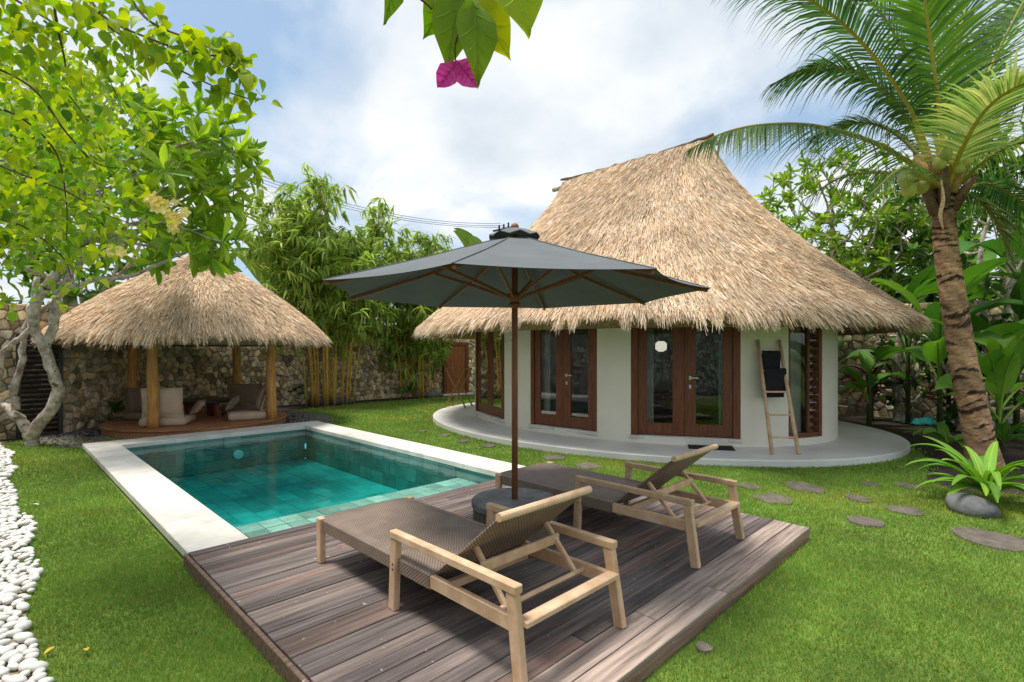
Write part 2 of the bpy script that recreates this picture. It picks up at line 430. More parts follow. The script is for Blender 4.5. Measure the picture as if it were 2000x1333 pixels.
# leaf templates: points along +Y, width X, up Z, unit length
def leaf_tmpl(prof, fold=0.12, curl=0.15):
    """prof: list of (y, halfwidth). returns V, tris"""
    V = []; Fq = []; n = len(prof)
    for (y, hw) in prof:
        zc = -curl * y * y
        V += [(-hw, y, zc + fold * hw * 1.5), (0, y, zc), (hw, y, zc + fold * hw * 1.5)]
    for i in range(n - 1):
        a = i * 3; b = a + 3
        Fq += [(a, a + 1, b + 1, b), (a + 1, a + 2, b + 2, b + 1)]
    return np.array(V, float), np.array(Fq, int)
HEART = leaf_tmpl([(0, .02), (.03, .24), (.16, .37), (.36, .385), (.58, .29), (.8, .13), (1.0, .008)], .35, .28)
PLUM = leaf_tmpl([(0, .012), (.12, .045), (.35, .105), (.6, .145), (.8, .12), (.93, .06), (1, .006)], .4, .22)
BAMB = leaf_tmpl([(0, .008), (.2, .085), (.5, .075), (1, .004)], .3, .35)
PETAL = leaf_tmpl([(0, .03), (.3, .22), (.65, .34), (.9, .22), (1, .03)], .3, .3)
OVAL = leaf_tmpl([(0, .015), (.25, .17), (.55, .2), (.82, .11), (1, .01)], .3, .2)
def euler_mats(yaw, pitch, roll, scale):
    """leaf pointing: yaw about Z, pitch up, roll about own axis -> (N,3,3)"""
    cy, sy = np.cos(yaw), np.sin(yaw); cp, sp = np.cos(pitch), np.sin(pitch); cr, sr = np.cos(roll), np.sin(roll)
    Yv = np.stack([-sy * cp, cy * cp, sp], -1)
    X0 = np.stack([cy, sy, np.zeros_like(cy)], -1); Z0 = np.cross(X0, Yv)
    Xv = X0 * cr[:, None] + Z0 * sr[:, None]; Zv = -X0 * sr[:, None] + Z0 * cr[:, None]
    return np.stack([Xv, Yv, Zv], -1) * np.asarray(scale).reshape(-1, 1, 1)
def scatter(tm, Ms, T):
    V, Fq = tm; n = len(T)
    W = np.einsum('nij,vj->nvi', Ms, V) + T[:, None, :]
    FF = (Fq[None] + (np.arange(n) * len(V))[:, None, None]).reshape(-1, Fq.shape[1])
    return W.reshape(-1, 3), FF
def leaf_parts(root, tm, Ms, T, Cc, mat, part='leaf', stuff='leaves', nparts=300, palette=8):
    """the leaves that show largest become parts of their own, the rest one mesh"""
    T = np.asarray(T, float); Cc = np.asarray(Cc, float)
    x, y, d = proj(T); size = np.linalg.norm(Ms[:, :, 1], axis=1)
    vis = (x > -20) & (x < 2020) & (y > -20) & (y < 1350) & (d > 0.2)
    score = np.where(vis, size / np.maximum(d, .2), 0)
    order = np.argsort(-score); k = min(nparts, int(vis.sum()))
    sel, rest = order[:k], order[k:]
    if k:
        pal = [Cc[sel[i * len(sel) // palette]] for i in range(min(palette, len(sel)))]
        mes = []
        for pc in pal:
            me = bpy.data.meshes.new(part); me.from_pydata(tm[0].tolist(), [], tm[1].tolist())
            me.polygons.foreach_set('use_smooth', np.full(len(me.polygons), True))
            set_col(me, np.tile(pc, (len(tm[0]), 1))); me.materials.append(MATS[mat]); mes.append(me)
        o0 = org(root); pa = np.array(pal)
        for i in sel:
            me = mes[int(np.argmin(((pa - Cc[i]) ** 2).sum(1)))]
            o = bpy.data.objects.new(part, me); col.objects.link(o); o.parent = root
            m4 = Matrix(Ms[i].tolist()).to_4x4(); m4.translation = Vector(T[i]) - o0; o.matrix_local = m4
    if len(rest):
        V, FF = scatter(tm, Ms[rest], T[rest])
        o = mesh_np(stuff, V, FF, mat, root, np.repeat(Cc[rest], len(tm[0]), 0), True); o['kind'] = 'stuff'

def lerp_col(a, b, n, jit=0.15, pw=1.0):
    k = rng.random((n, 1)) ** pw
    return np.clip((np.array(a) * (1 - k) + np.array(b) * k) * (1 + jit * rng.standard_normal((n, 1))), 0.004, 1)

def bez(pts, n=24):
    """smooth path through points (Catmull-Rom)"""
    P = [Vector(p) for p in pts]; P = [P[0] * 2 - P[1]] + P + [P[-1] * 2 - P[-2]]; outp = []
    segs = len(P) - 3
    for i in range(segs):
        for k in range(n // segs + 1):
            t_ = k / (n // segs + 1); a, b, c, d = P[i:i + 4]
            outp.append(0.5 * ((2 * b) + (c - a) * t_ + (2 * a - 5 * b + 4 * c - d) * t_ ** 2 + (3 * b - a - 3 * c + d) * t_ ** 3))
    outp.append(P[-2]); return outp

def grow(start, attract, step=0.16, infl=1.2, kill=0.28, iters=140, up=0.0):
    """space colonisation: returns nodes, parent index, radius factor"""
    nodes = [np.array(p, float) for p in start]; par = [-1] + list(range(len(start) - 1))
    A = np.array(attract, float)
    for it in range(iters):
        if not len(A): break
        Nn = np.array(nodes); D = np.linalg.norm(A[:, None] - Nn[None], axis=2); near = D.argmin(1); md = D[np.arange(len(A)), near]
        act = md < infl if it > 6 else md < 99
        if not act.any(): infl *= 1.3; continue
        newn = []
        for i in np.unique(near[act]):
            v = (A[act][near[act] == i] - Nn[i]); v = (v / np.linalg.norm(v, axis=1)[:, None]).sum(0) + np.array([0, 0, up]) + rng.normal(0, .25, 3)
            v /= np.linalg.norm(v) + 1e-9; newn.append((Nn[i] + v * step, i))
        for p_, i in newn: nodes.append(p_); par.append(i)
        Nn = np.array(nodes); D = np.linalg.norm(A[:, None] - Nn[None], axis=2).min(1); A = A[D > kill]
        if len(nodes) > 2500: break
    cnt = np.zeros(len(nodes)); kids = [0] * len(nodes)
    for i in range(len(nodes) - 1, 0, -1):
        if kids[i] == 0: cnt[i] = 1
        cnt[par[i]] += cnt[i]; kids[par[i]] += 1
    if cnt[0] == 0: cnt[0] = 1
    return np.array(nodes), par, cnt, kids
def branches(nodes, par, cnt, r0, pw=0.5, rmin=0.006, sides=6):
    mb = MB(); rr = np.maximum(r0 * (cnt / cnt.max()) ** pw, rmin)
    for i in range(1, len(nodes)):
        j = par[i]; mb.tube([nodes[j], nodes[i]], [rr[i] if cnt[j] > 1.6 * cnt[i] else rr[j], rr[i]], sides, cap=False)
    return mb

# ================================================================== the setting
LAWN = -0.10
PX0, PX1, PY0, PY1 = 1.03, 4.90, 4.43, 10.82       # coping outside
IX0, IX1, IY1 = 1.46, 4.42, 10.25                  # basin inside
DX0, DX1, DY0, DY1 = 1.00, 4.90, 1.33, 4.43        # deck
HC = (10.0, 6.35)                                  # cottage centre
TA, TB = 3.85, 5.0                                 # terrace semi-axes
WA, WB = 2.85, 4.0                                 # wall semi-axes
EA, EB = 4.22, 5.12                                # eave semi-axes
GC = (3.15, 12.55)                                 # pavilion centre
GP, GR = 1.70, 2.50

# ground with a hole for the pool basin
g = MB(); zz = LAWN
xs = [-400, IX0 - .2, IX1 + .2, 400]; ys = [-400, PY0 - .1, IY1 + .2, 400]
for i in range(3):
    for j in range(3):
        if i == 1 and j == 1: continue
        a, b, c_, d_ = xs[i], xs[i + 1], ys[j], ys[j + 1]
        g.add([(a, c_, zz), (b, c_, zz), (b, d_, zz), (a, d_, zz)], [(0, 1, 2, 3)])
tag(g.build('ground', 'lawn_soil'), kind='structure')

# planting beds (dark soil) as a sheet above the ground
def sheet(name, pts, z, mat, kind='structure'):
    mb = MB(); mb.add([(p[0], p[1], z) for p in pts], [tuple(range(len(pts)))])
    return tag(mb.build(name, mat), kind=kind)
BED_R = [(8.35, -1.2), (8.0, .2), (7.7, .6), (8.2, .95), (9.2, 1.0), (10.2, 1.2), (12.6, 2.2), (13.6, 4.6), (13.9, 8), (15.1, 8), (15.1, -3), (8.35, -3)]
sheet('planting_bed', BED_R, LAWN + .004, 'soil')
BED_B = [(-1.2, 12.7), (.9, 12.5), (1.6, 12.0), (2.1, 11.0), (4.8, 11.0), (5.3, 11.9), (5.6, 13.9), (7.0, 14.1), (8.0, 14.4), (10.2, 14.3), (11.6, 14.2), (12.6, 14.3), (12.6, 14.9), (5, 15.4), (2.4, 14.9), (1.2, 13.3), (-1.2, 13.0)]
sheet('planting_bed', BED_B, LAWN + .004, 'soil')
def in_poly(x, y, poly):
    inside = np.zeros(x.shape, bool); n = len(poly); j = n - 1
    for i in range(n):
        xi, yi = poly[i]; xj, yj = poly[j]
        c_ = ((yi > y) != (yj > y)) & (x < (xj - xi) * (y - yi) / (yj - yi + 1e-12) + xi)
        inside ^= c_; j = i
    return inside

# terrace slab round the cottage
def ellipse_slab(mb, c, a, b, z0, z1, n=96, ch=0.012):
    prof = [(0, z0), (0, z1 - ch), (-ch, z1)]
    vv = []
    for off, z in prof:
        for k in range(n):
            th = 2 * math.pi * k / n
            vv.append((c[0] + (a + off) * math.cos(th), c[1] + (b + off) * math.sin(th), z))
    ff = []
    for i in range(2):
        for k in range(n):
            k2 = (k + 1) % n; ff.append((i * n + k, i * n + k2, (i + 1) * n + k2, (i + 1) * n + k))
    ff.append(tuple(2 * n + k for k in range(n))); return mb.add(vv, ff)
tag(ellipse_slab(MB(), HC, TA, TB, LAWN - .2, 0.0).build('terrace', 'terrazzo'), kind='structure')

# ------------------------------------------------------------------ pool
pool = empty('swimming_pool', ((PX0 + PX1) / 2, (PY0 + PY1) / 2, 0), 'rectangular swimming pool with green stone tiles and cream coping', 'pool')
def slabs(x0, x1, y0, y1, axis, n):
    for k in range(n):
        a, b = k / n, (k + 1) / n
        if axis: c_, z_ = ((x0 + x1) / 2, y0 + (y1 - y0) * (a + b) / 2, -.035 + random.uniform(-.001, .001)), (x1 - x0, (y1 - y0) / n - .0025, .07)
        else: c_, z_ = (x0 + (x1 - x0) * (a + b) / 2, (y0 + y1) / 2, -.035 + random.uniform(-.001, .001)), ((x1 - x0) / n - .0025, y1 - y0, .07)
        MB().cbox(c_, z_, .006).build('coping', 'coping', pool)
slabs(PX0, IX0, PY0, PY1, 1, 7); slabs(IX1, PX1, PY0, PY1, 1, 7); slabs(IX0, IX1, IY1, PY1, 0, 4)
PZ = -.66
bs = MB()
IY0 = PY0 - 0.03
def q(*p): bs.add(p, [(0, 1, 2, 3)])
zt = -.072
q((IX0 - .02, IY0, PZ), (IX1 + .02, IY0, PZ), (IX1 + .02, IY1 + .02, PZ), (IX0 - .02, IY1 + .02, PZ))
for (xa, ya, xb, yb, nx, ny) in ((IX0, IY0, IX0, IY1, -1, 0), (IX1, IY1, IX1, IY0, 1, 0), (IX0, IY1, IX1, IY1, 0, 1), (IX1, IY0, IX0, IY0, 0, -1)):
    q((xa + nx * .02, ya + ny * .02, PZ), (xb + nx * .02, yb + ny * .02, PZ), (xb + nx * .02, yb + ny * .02, zt), (xa + nx * .02, ya + ny * .02, zt))
LEDGE = PY0 + 1.06
bs.cbox(((IX0 + IX1) / 2, (IY0 + LEDGE) / 2, (PZ - .22) / 2), (IX1 - IX0 + .03, LEDGE - IY0, -.22 - PZ), .003)
bs.build('basin', 'pool_grout', pool)
# outer skirt of the coping seen from the lawn
MB().cbox((PX0 + .05, (PY0 + PY1) / 2, -.26), (.06, PY1 - PY0 - .02, .37), .004).build('skirt', 'mortar', pool)
MB().cbox(((PX0 + PX1) / 2, PY1 - .05, -.26), (PX1 - PX0 - .2, .06, .37), .004).build('skirt', 'mortar', pool)
MB().cbox((PX1 - .05, (PY0 + PY1) / 2, -.26), (.06, PY1 - PY0 - .2, .37), .004).build('skirt', 'mortar', pool)
def tile_mesh(nm, sx, sy, sz, mat):
    o_ = MB().cbox((0, 0, 0), (sx, sy, sz), .003); me = bpy.data.meshes.new(nm)
    me.from_pydata([tuple(v) for v in o_.v], [], o_.f); me.materials.append(MATS[mat]); return me
o0 = org(pool)
def place(me, nm, parent, loc, rot=None):
    o = bpy.data.objects.new(nm, me); col.objects.link(o); o.parent = parent; o.location = Vector(loc) - org(parent)
    if rot: o.rotation_euler = rot
    return o
nx_, ny_ = 12, 16
tx, ty = (IX1 - IX0) / nx_, (IY1 - LEDGE) / ny_
tf = tile_mesh('floor_tile', tx - .005, ty - .005, .012, 'tile')
for i in range(nx_):
    for j in range(ny_ + (1 if i % 2 else 0)):
        yc = LEDGE + (j + (0 if i % 2 else .5)) * ty
        if i % 2 and j in (0, ny_): continue
        place(tf, 'floor_tile', pool, (IX0 + (i + .5) * tx, yc, PZ + .007 + .003 * random.random()))
tl = tile_mesh('ledge_tile', .19, .235, .012, 'tile_pale')
for i in range(15):
    for j in range(4): place(tl, 'ledge_tile', pool, (IX0 + .1 + i * .1970, PY0 + .15 + j * .245, -.212 + .004 * random.random()))
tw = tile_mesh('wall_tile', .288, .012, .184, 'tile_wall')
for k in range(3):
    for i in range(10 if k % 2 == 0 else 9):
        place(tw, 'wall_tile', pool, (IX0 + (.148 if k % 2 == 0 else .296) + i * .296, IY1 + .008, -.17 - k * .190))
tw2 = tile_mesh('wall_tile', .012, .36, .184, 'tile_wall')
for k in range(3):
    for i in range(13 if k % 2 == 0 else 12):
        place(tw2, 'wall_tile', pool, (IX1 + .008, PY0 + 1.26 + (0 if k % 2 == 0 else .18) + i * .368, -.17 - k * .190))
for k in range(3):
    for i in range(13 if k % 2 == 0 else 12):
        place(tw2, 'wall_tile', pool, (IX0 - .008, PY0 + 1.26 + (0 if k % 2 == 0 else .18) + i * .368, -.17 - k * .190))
WZ = -.095
lampp = on(467, 893, -.9)
lm = MB().lathe((0, 0, 0), [(.085, 0), (.085, .03), (.065, .045)], 20); lm.v = [(3.18 + v[0], IY1 - v[2], -.40 + v[1]) for v in lm.v]; lm.build('pool_lamp', 'lamp_disc', pool)
wm = MB().cbox(((IX0 + IX1) / 2, (IY0 + IY1) / 2, (PZ - .1 + WZ) / 2), (IX1 - IX0 + .10, IY1 - IY0 + .10, WZ - PZ + .1), .0005)
tag(wm.build('water', 'pool_water'), kind='structure')

# ------------------------------------------------------------------ deck
deck = empty('timber_deck', ((DX0 + DX1) / 2, (DY0 + DY1) / 2, LAWN), 'weathered dark timber deck between pool and lawn carrying the loungers', 'deck')
y = DY0; rows = []
for wd in (.145, .145): rows.append((y, wd, True)); y += wd
npl = 27; wd = (DY1 - y) / npl
for i in range(npl): rows.append((y, wd, False)); y += wd
tones = [(.95, .92, .92), (1.0, .95, .94), (1.1, 1.05, 1.03), (.85, .82, .82), (.85, .82, .84), (1.3, 1.02, .92), (.65, .62, .62), (1.05, 1.0, 1.02), (1.35, 1.26, 1.2), (.7, .66, .68), (1.18, 1.12, 1.1), (.92, .78, .72), (1.3, 1.06, .98)]
for i, (yy, wd, pale) in enumerate(rows):
    cuts = [DX0 + .03, DX1]
    if i % 3 != 0: cuts.insert(1, random.uniform(DX0 + .8, DX1 - .8))
    if pale: cuts = [DX0 + .03, random.uniform(2.4, 3.6), DX1]
    for a, b in zip(cuts, cuts[1:]):
        mb = MB(); t_ = random.choice(tones); k = random.uniform(.88, 1.12)
        mb.cur = (2.15 * k, 1.95 * k, 1.75 * k, 1) if pale else (t_[0] * k, t_[1] * k, t_[2] * k, 1)
        mb.cbox(((a + b) / 2, yy + wd / 2, -.014 + random.uniform(-.002, .002)), (b - a - .004, wd - .006, .028), .003)
        mb.build('plank', 'deck_wood', deck)
def fascia(c, s, tint):
    mb = MB(); mb.cur = (*tint, 1); mb.cbox(c, s, .004); return mb.build('fascia', 'deck_wood', deck)
fascia((DX0 + .013, (DY0 + DY1) / 2, -.055), (.026, DY1 - DY0, .10), (1.1, .85, .7))
fascia(((DX0 + DX1) / 2 + .02, DY0 + .014, -.067), (DX1 - DX0 - .06, .024, .072), (1.5, 1.1, .85))
fascia((DX1 - .014, (DY0 + DY1) / 2 + .02, -.067), (.024, DY1 - DY0 - .06, .072), (1.3, 1.0, .85))
mb = MB(); mb.cur = (.3, .3, .3, 1)
for xj in (1.3, 2.2, 3.1, 4.0, 4.7): mb.cbox((xj, (DY0 + DY1) / 2, -.07), (.06, DY1 - DY0 - .1, .08), .003)
mb.build('joist', 'deck_wood', deck)

# ------------------------------------------------------------------ stone walls
def clip(poly, px, py, nx, ny):
    outp = []; n = len(poly)
    for i in range(n):
        a, b = poly[i], poly[(i + 1) % n]
        da = (a[0] - px) * nx + (a[1] - py) * ny; db = (b[0] - px) * nx + (b[1] - py) * ny
        if da <= 0: outp.append(a)
        if (da < 0) != (db < 0):
            t_ = da / (da - db); outp.append((a[0] + (b[0] - a[0]) * t_, a[1] + (b[1] - a[1]) * t_))
    return outp
def stone_wall(root, pts, z0, z1, side, size, thick=.3, nparts=300, s_range=None, skip=None, tone=1.0):
    pts = [Vector((p[0], p[1], 0)) for p in pts]
    ln = [0]
    for a, b in zip(pts, pts[1:]): ln.append(ln[-1] + (b - a).length)
    def frame(s):
        s = min(max(s, 0), ln[-1] - 1e-6)
        for i in range(len(pts) - 1):
            if s <= ln[i + 1]:
                d = (pts[i + 1] - pts[i]).normalized(); return pts[i] + d * (s - ln[i]), Vector((-d.y, d.x, 0)) * side, d
    # core
    vv = []; ff = []
    offs = []
    for i, p in enumerate(pts):
        d1 = (pts[min(i + 1, len(pts) - 1)] - pts[max(i - 1, 0)]).normalized(); nrm = Vector((-d1.y, d1.x, 0)) * side
        vv += [p + Vector((0, 0, z0 - .1)), p + Vector((0, 0, z1)), p - nrm * thick + Vector((0, 0, z1)), p - nrm * thick + Vector((0, 0, z0 - .1))]
    for i in range(len(pts) - 1):
        a = i * 4; b = a + 4
        for k in range(4): ff.append((a + k, a + (k + 1) % 4, b + (k + 1) % 4, b + k))
    ff.append((0, 1, 2, 3)); e_ = (len(pts) - 1) * 4; ff.append((e_ + 3, e_ + 2, e_ + 1, e_))
    MB().add(vv, ff).build('mortar_core', 'mortar', root)
    s0, s1 = s_range or (0, ln[-1])
    P = []; ns, nz = int((s1 - s0) / size), int((z1 - z0) / (size * .85))
    for i in range(ns):
        for j in range(nz):
            P.append((s0 + (i + .5 + (j % 2) * .5 + rng.uniform(-.48, .48)) * size, z0 + (j + .5 + rng.uniform(-.36, .36)) * (z1 - z0) / nz))
    P = np.array(P); stones = []
    for i, (a, b) in enumerate(P):
        nb = np.where((np.abs(P[:, 0] - a) < size * 2.2) & (np.abs(P[:, 1] - b) < size * 2.2))[0]
        poly = [(a - size, b - size), (a + size, b - size), (a + size, b + size), (a - size, b + size)]
        for k in nb:
            if k == i: continue
            mx_, my_ = (a + P[k, 0]) / 2, (b + P[k, 1]) / 2; nx, ny = P[k, 0] - a, P[k, 1] - b
            l = math.hypot(nx, ny); nx /= l; ny /= l; g_ = .022 * size
            poly = clip(poly, mx_ - nx * g_, my_ - ny * g_, nx, ny)
            if len(poly) < 3: break
        poly = clip(poly, a, z1, 0, 1) if poly else poly
        poly = clip(poly, a, z0 - .05, 0, -1) if poly else poly
        if len(poly) < 3: continue
        if skip and skip(a, b): continue
        cx = sum(p[0] for p in poly) / len(poly); cz = sum(p[1] for p in poly) / len(poly)
        dep = rng.uniform(.02, .075); bas, nrm, dr = frame(cx)
        tx_, tz_ = rng.uniform(-.25, .25, 2)
        rings = []
        # rounder corners: corner-cut the cell first
        pr = []
        for k in range(len(poly)):
            p0, p1 = poly[k], poly[(k + 1) % len(poly)]
            pr += [(p0[0] * .84 + p1[0] * .16, p0[1] * .84 + p1[1] * .16), (p0[0] * .16 + p1[0] * .84, p0[1] * .16 + p1[1] * .84)]
        for sc_, dz in ((1.0, -.02), (.97, dep * .6), (.72, dep)):
            rg = []
            for (u, v_) in pr:
                uu = cx + (u - cx) * sc_; vz = cz + (v_ - cz) * sc_
                h_ = dz + ((uu - cx) * tx_ + (vz - cz) * tz_ if dz > 0 else 0)
                rg.append(bas + dr * (uu - cx) + nrm * h_ + Vector((0, 0, vz)))
            rings.append(rg)
        n = len(pr); V = rings[0] + rings[1] + rings[2] + [bas + nrm * (dep * 1.12) + Vector((0, 0, cz))]
        Fs = []
        for r_ in range(2):
            for k in range(n):
                k2 = (k + 1) % n; f_ = (r_ * n + k, r_ * n + k2, (r_ + 1) * n + k2, (r_ + 1) * n + k)
                Fs.append(f_ if side > 0 else f_[::-1])
        for k in range(n):
            f_ = (2 * n + k, 2 * n + (k + 1) % n, 3 * n); Fs.append(f_ if side > 0 else f_[::-1])
        kk = rng.uniform(.35, 1.35) * tone; hue = rng.random()
        c_ = (kk * (1 + .18 * hue), kk, kk * (1 - .28 * hue), 1)
        stones.append((V, Fs, c_, np.array(bas + Vector((0, 0, cz)))))
    cen = np.array([s[3] for s in stones]); x, y_, d = proj(cen)
    vis = (x > -10) & (x < 2010) & (d > .5); order = np.argsort(np.where(vis, d, 1e6))
    k = min(nparts, int(vis.sum()))
    for i in order[:k]:
        mb = MB(); mb.cur = stones[i][2]; mb.add(stones[i][0], stones[i][1]); mb.build('stone', 'stone', root)
    if k < len(stones):
        mb = MB()
        for i in order[k:]: mb.cur = stones[i][2]; mb.add(stones[i][0], stones[i][1])
        tag(mb.build('stones', 'stone', root), kind='stuff')
WALLB = [(-1.6, 12.95), (.95, 13.15), (1.5, 13.7), (2.3, 14.6), (3.6, 15.2), (6.2, 15.45), (9.5, 15.3), (12.3, 14.75), (15.5, 14.4)]
wb = empty('stone_wall', (6, 15.3, LAWN), 'rubble stone garden wall behind the small pavilion and the bamboo', 'wall')
stone_wall(wb, WALLB, LAWN, 2.35, -1, .165)
wr = empty('stone_wall', (15.2, 3, LAWN), 'shaded rubble stone wall behind the cottage, beyond the leaning ladder', 'wall')
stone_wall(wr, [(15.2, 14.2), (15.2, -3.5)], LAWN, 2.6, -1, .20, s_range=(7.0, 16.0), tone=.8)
wl = MB().cbox((-1.5, 3.6, 1.1), (.3, 18.5, 2.5), .01).build('garden_wall', 'rubble')
tag(wl, 'long rubble garden wall beside the white pebble strip, mirrored in the glass doors', 'wall')

# ------------------------------------------------------------------ pebble strip
def strip_edge(y): return .20 + .05 * np.sin(y * 1.3) + .03 * np.sin(y * 4.1) - .012 * np.maximum(y - 9, 0) * 2
pb = tag(MB().cbox((-.6, 5.2, LAWN + .0), (1.5, 15.0, .016), .003).build('pebble_bed', 'mortar'), kind='structure')
ORG[pb.name] = Vector((0, 0, 0))
pmes = []
for k in range(6):
    mb = MB(); blob(mb, (0, 0, 0), (1, .72, .5), k, 2, .12); me = bpy.data.meshes.new('pebble'); me.from_pydata(mb.v, [], mb.f)
    me.polygons.foreach_set('use_smooth', np.full(len(me.polygons), True)); me.materials.append(MATS['pebble']); pmes.append(me)
cand = []
for _ in range(26000):
    y_ = 2.4 + 9.9 * random.random() ** 1.2; e_ = float(strip_edge(y_)); x_ = e_ - .95 * random.random()
    cand.append((x_, y_, random.uniform(.022, .045)))
hsh = {}; acc = []
for (x_, y_, s_) in cand:
    ci, cj = int(x_ / .07), int(y_ / .07); ok = True
    for a in (-1, 0, 1):
        for b in (-1, 0, 1):
            for (u, v_, s2) in hsh.get((ci + a, cj + b), ()):
                if (u - x_) ** 2 + (v_ - y_) ** 2 < (.78 * (s_ + s2)) ** 2: ok = False
    if ok: hsh.setdefault((ci, cj), []).append((x_, y_, s_)); acc.append((x_, y_, s_))
acc = np.array(acc); px_, py_, pd_ = proj(np.column_stack([acc[:, :2], np.full(len(acc), LAWN)]))
vis = (px_ > -30) & (py_ < 1370)
sz = np.where(vis, acc[:, 2] / np.maximum(pd_, .1), 0); order = np.argsort(-sz); joined = MB()
def peb_tf(i):
    return (acc[i, 0], acc[i, 1], LAWN + .012 + acc[i, 2] * .4 + random.random() * .012), (random.uniform(-.4, .4), random.uniform(-.4, .4), random.uniform(0, 6.3)), acc[i, 2] * random.uniform(.95, 1.3)
for n, i in enumerate(order):
    loc, ro, s_ = peb_tf(i); me = pmes[n % 6]
    if n < 300:
        o = bpy.data.objects.new('pebble', me); col.objects.link(o); o.parent = pb; o.location = loc; o.rotation_euler = ro; o.scale = (s_,) * 3
    else:
        mt = Matrix.LocRotScale(loc, Matrix.Rotation(ro[2], 3, 'Z').to_quaternion(), (s_,) * 3)
        joined.add([mt @ v.co for v in me.vertices], [tuple(p.vertices) for p in me.polygons])
tag(joined.build('pebbles', 'pebble', pb, True), kind='stuff')

# grey gravel round the pavilion
n = 5200; th = rng.random(n) * 6.283; rr_ = np.sqrt(rng.random(n)) * 1.1 + 1.55
P = np.column_stack([GC[0] + rr_ * np.cos(th), GC[1] + rr_ * np.sin(th), np.full(n, LAWN + .015)])
P = P[(P[:, 1] > PY1 - .3) & ~((P[:, 0] > PX0 - .05) & (P[:, 0] < PX1 + .05) & (P[:, 1] < PY1 + .03))]; n = len(P)
OCT = (np.array([(1, 0, 0), (0, .8, 0), (-1, 0, 0), (0, -.8, 0), (0, 0, .5), (0, 0, -.5)], float), np.array([(0, 1, 4), (1, 2, 4), (2, 3, 4), (3, 0, 4), (1, 0, 5), (2, 1, 5), (3, 2, 5), (0, 3, 5)]))
V, FF = scatter(OCT, euler_mats(rng.random(n) * 6.28, rng.normal(0, .3, n), rng.normal(0, .3, n), rng.uniform(.02, .045, n)), P)
tag(mesh_np('gravel', V, FF, 'gravel', None, np.repeat(lerp_col((.5, .48, .45), (1.8, 1.75, 1.65), n), 6, 0), True), 'loose grey gravel around the round pavilion platform', 'gravel', kind='stuff')

# ------------------------------------------------------------------ stepping stones
steps = [(1690, 1017, 34, 11, 'flat oval stepping stone in the lawn, between deck corner and palm'),
         (1512, 973, 42, 11, 'broad flat stepping stone close behind the deck corner'),
         (1572, 951, 34, 13, 'slanted dark stepping stone beyond the broad one near the terrace'),
         (1462, 948, 22, 6, 'small stepping stone behind the armrest of the farther lounger'),
         (1676, 972, 24, 8, 'small sunken stepping stone midway between terrace and fern'),
         (1768, 996, 34, 9, 'pale grey stepping stone left of the fern boulder'),
         (1775, 948, 24, 7, 'stepping stone near the terrace end beside the palm foot'),
         (1700, 944, 22, 5, 'thin stepping stone sliver along the terrace edge'),
         (1938, 1052, 68, 24, 'largest stepping slab in front of the boulder and fern'),
         (1148, 909, 26, 7, 'stepping stone between pool coping and terrace, behind the umbrella pole'),
         (1082, 893, 24, 5, 'flat stepping stone just right of the umbrella pole, by the pool'),
         (955, 870, 14, 4, 'small stepping stone by the pool edge left of the umbrella pole'),
         (905, 861, 14, 4, 'small stepping stone in the lawn between pool and terrace tip'),
         (868, 849, 14, 4, 'tiny stepping stone in front of the folding stand'),
         (824, 842, 10, 3, 'farthest tiny stepping stone before the bamboo lawn'),
         (1375, 1262, 18, 9, 'half buried stone in the grass by the deck front edge')]
SPOT = []
for i, (x_, y_, hw, hh, lab) in enumerate(steps):
    c_ = on(x_, y_, LAWN + .02); d_ = F * (CH - LAWN) / (y_ - HY); rw = hw * .9 / F * d_; rl = hh * d_ * d_ / (F * (CH - LAWN))
    rl = min(max(rl, rw * .45), rw * 1.5); n = 14; rr2 = random.Random(i); top = []; bot = []
    for k in range(n):
        th_ = 2 * math.pi * k / n; kk = 1 + rr2.uniform(-.13, .13)
        u, v_ = rw * kk * math.cos(th_), rl * kk * math.sin(th_)
        X, Y = S2 * (v_ + u), S2 * (v_ - u); top.append((c_.x + X * .96, c_.y + Y * .96, LAWN + .018 + rr2.uniform(-.004, .004))); bot.append((c_.x + X, c_.y + Y, LAWN - .02))
    mb = MB(); mb.add(bot + top + [(c_.x, c_.y, LAWN + .02)], [(k, (k + 1) % n, n + (k + 1) % n, n + k) for k in range(n)] + [(n + k, n + (k + 1) % n, 2 * n) for k in range(n)])
    tag(mb.build('stepping_stone', 'step_stone'), lab, 'stone', 'stepping stones in the lawn'); SPOT.append((c_.x, c_.y, min(rw, rl) * .55))

# ------------------------------------------------------------------ boulders
bl = [(622, 790, .34, .2, .17, 'dark rounded boulder at the left foot of the tall bamboo'), (655, 789, .22, .17, .12, 'pale grey boulder beside the dark one under the tall bamboo'),
      (678, 787, .17, .14, .11, 'smallest boulder under the right culms of the tall bamboo'), (846, 776, .33, .2, .13, 'grey boulder at the foot of the lower bamboo by the door'),
      (1895, 1000, .27, .2, .12, 'dark grey boulder beneath the strap leaved fern')]
for i, (x_, y_, a, b, c_, lab) in enumerate(bl):
    p_ = on(x_, y_, LAWN); mb = MB(); blob(mb, (p_.x, p_.y, LAWN + c_ * .45), (a, b, c_), 20 + i, 3, .1)
    tag(mb.build('boulder', 'boulder', None, True), lab, 'boulder', 'boulders in the garden beds')

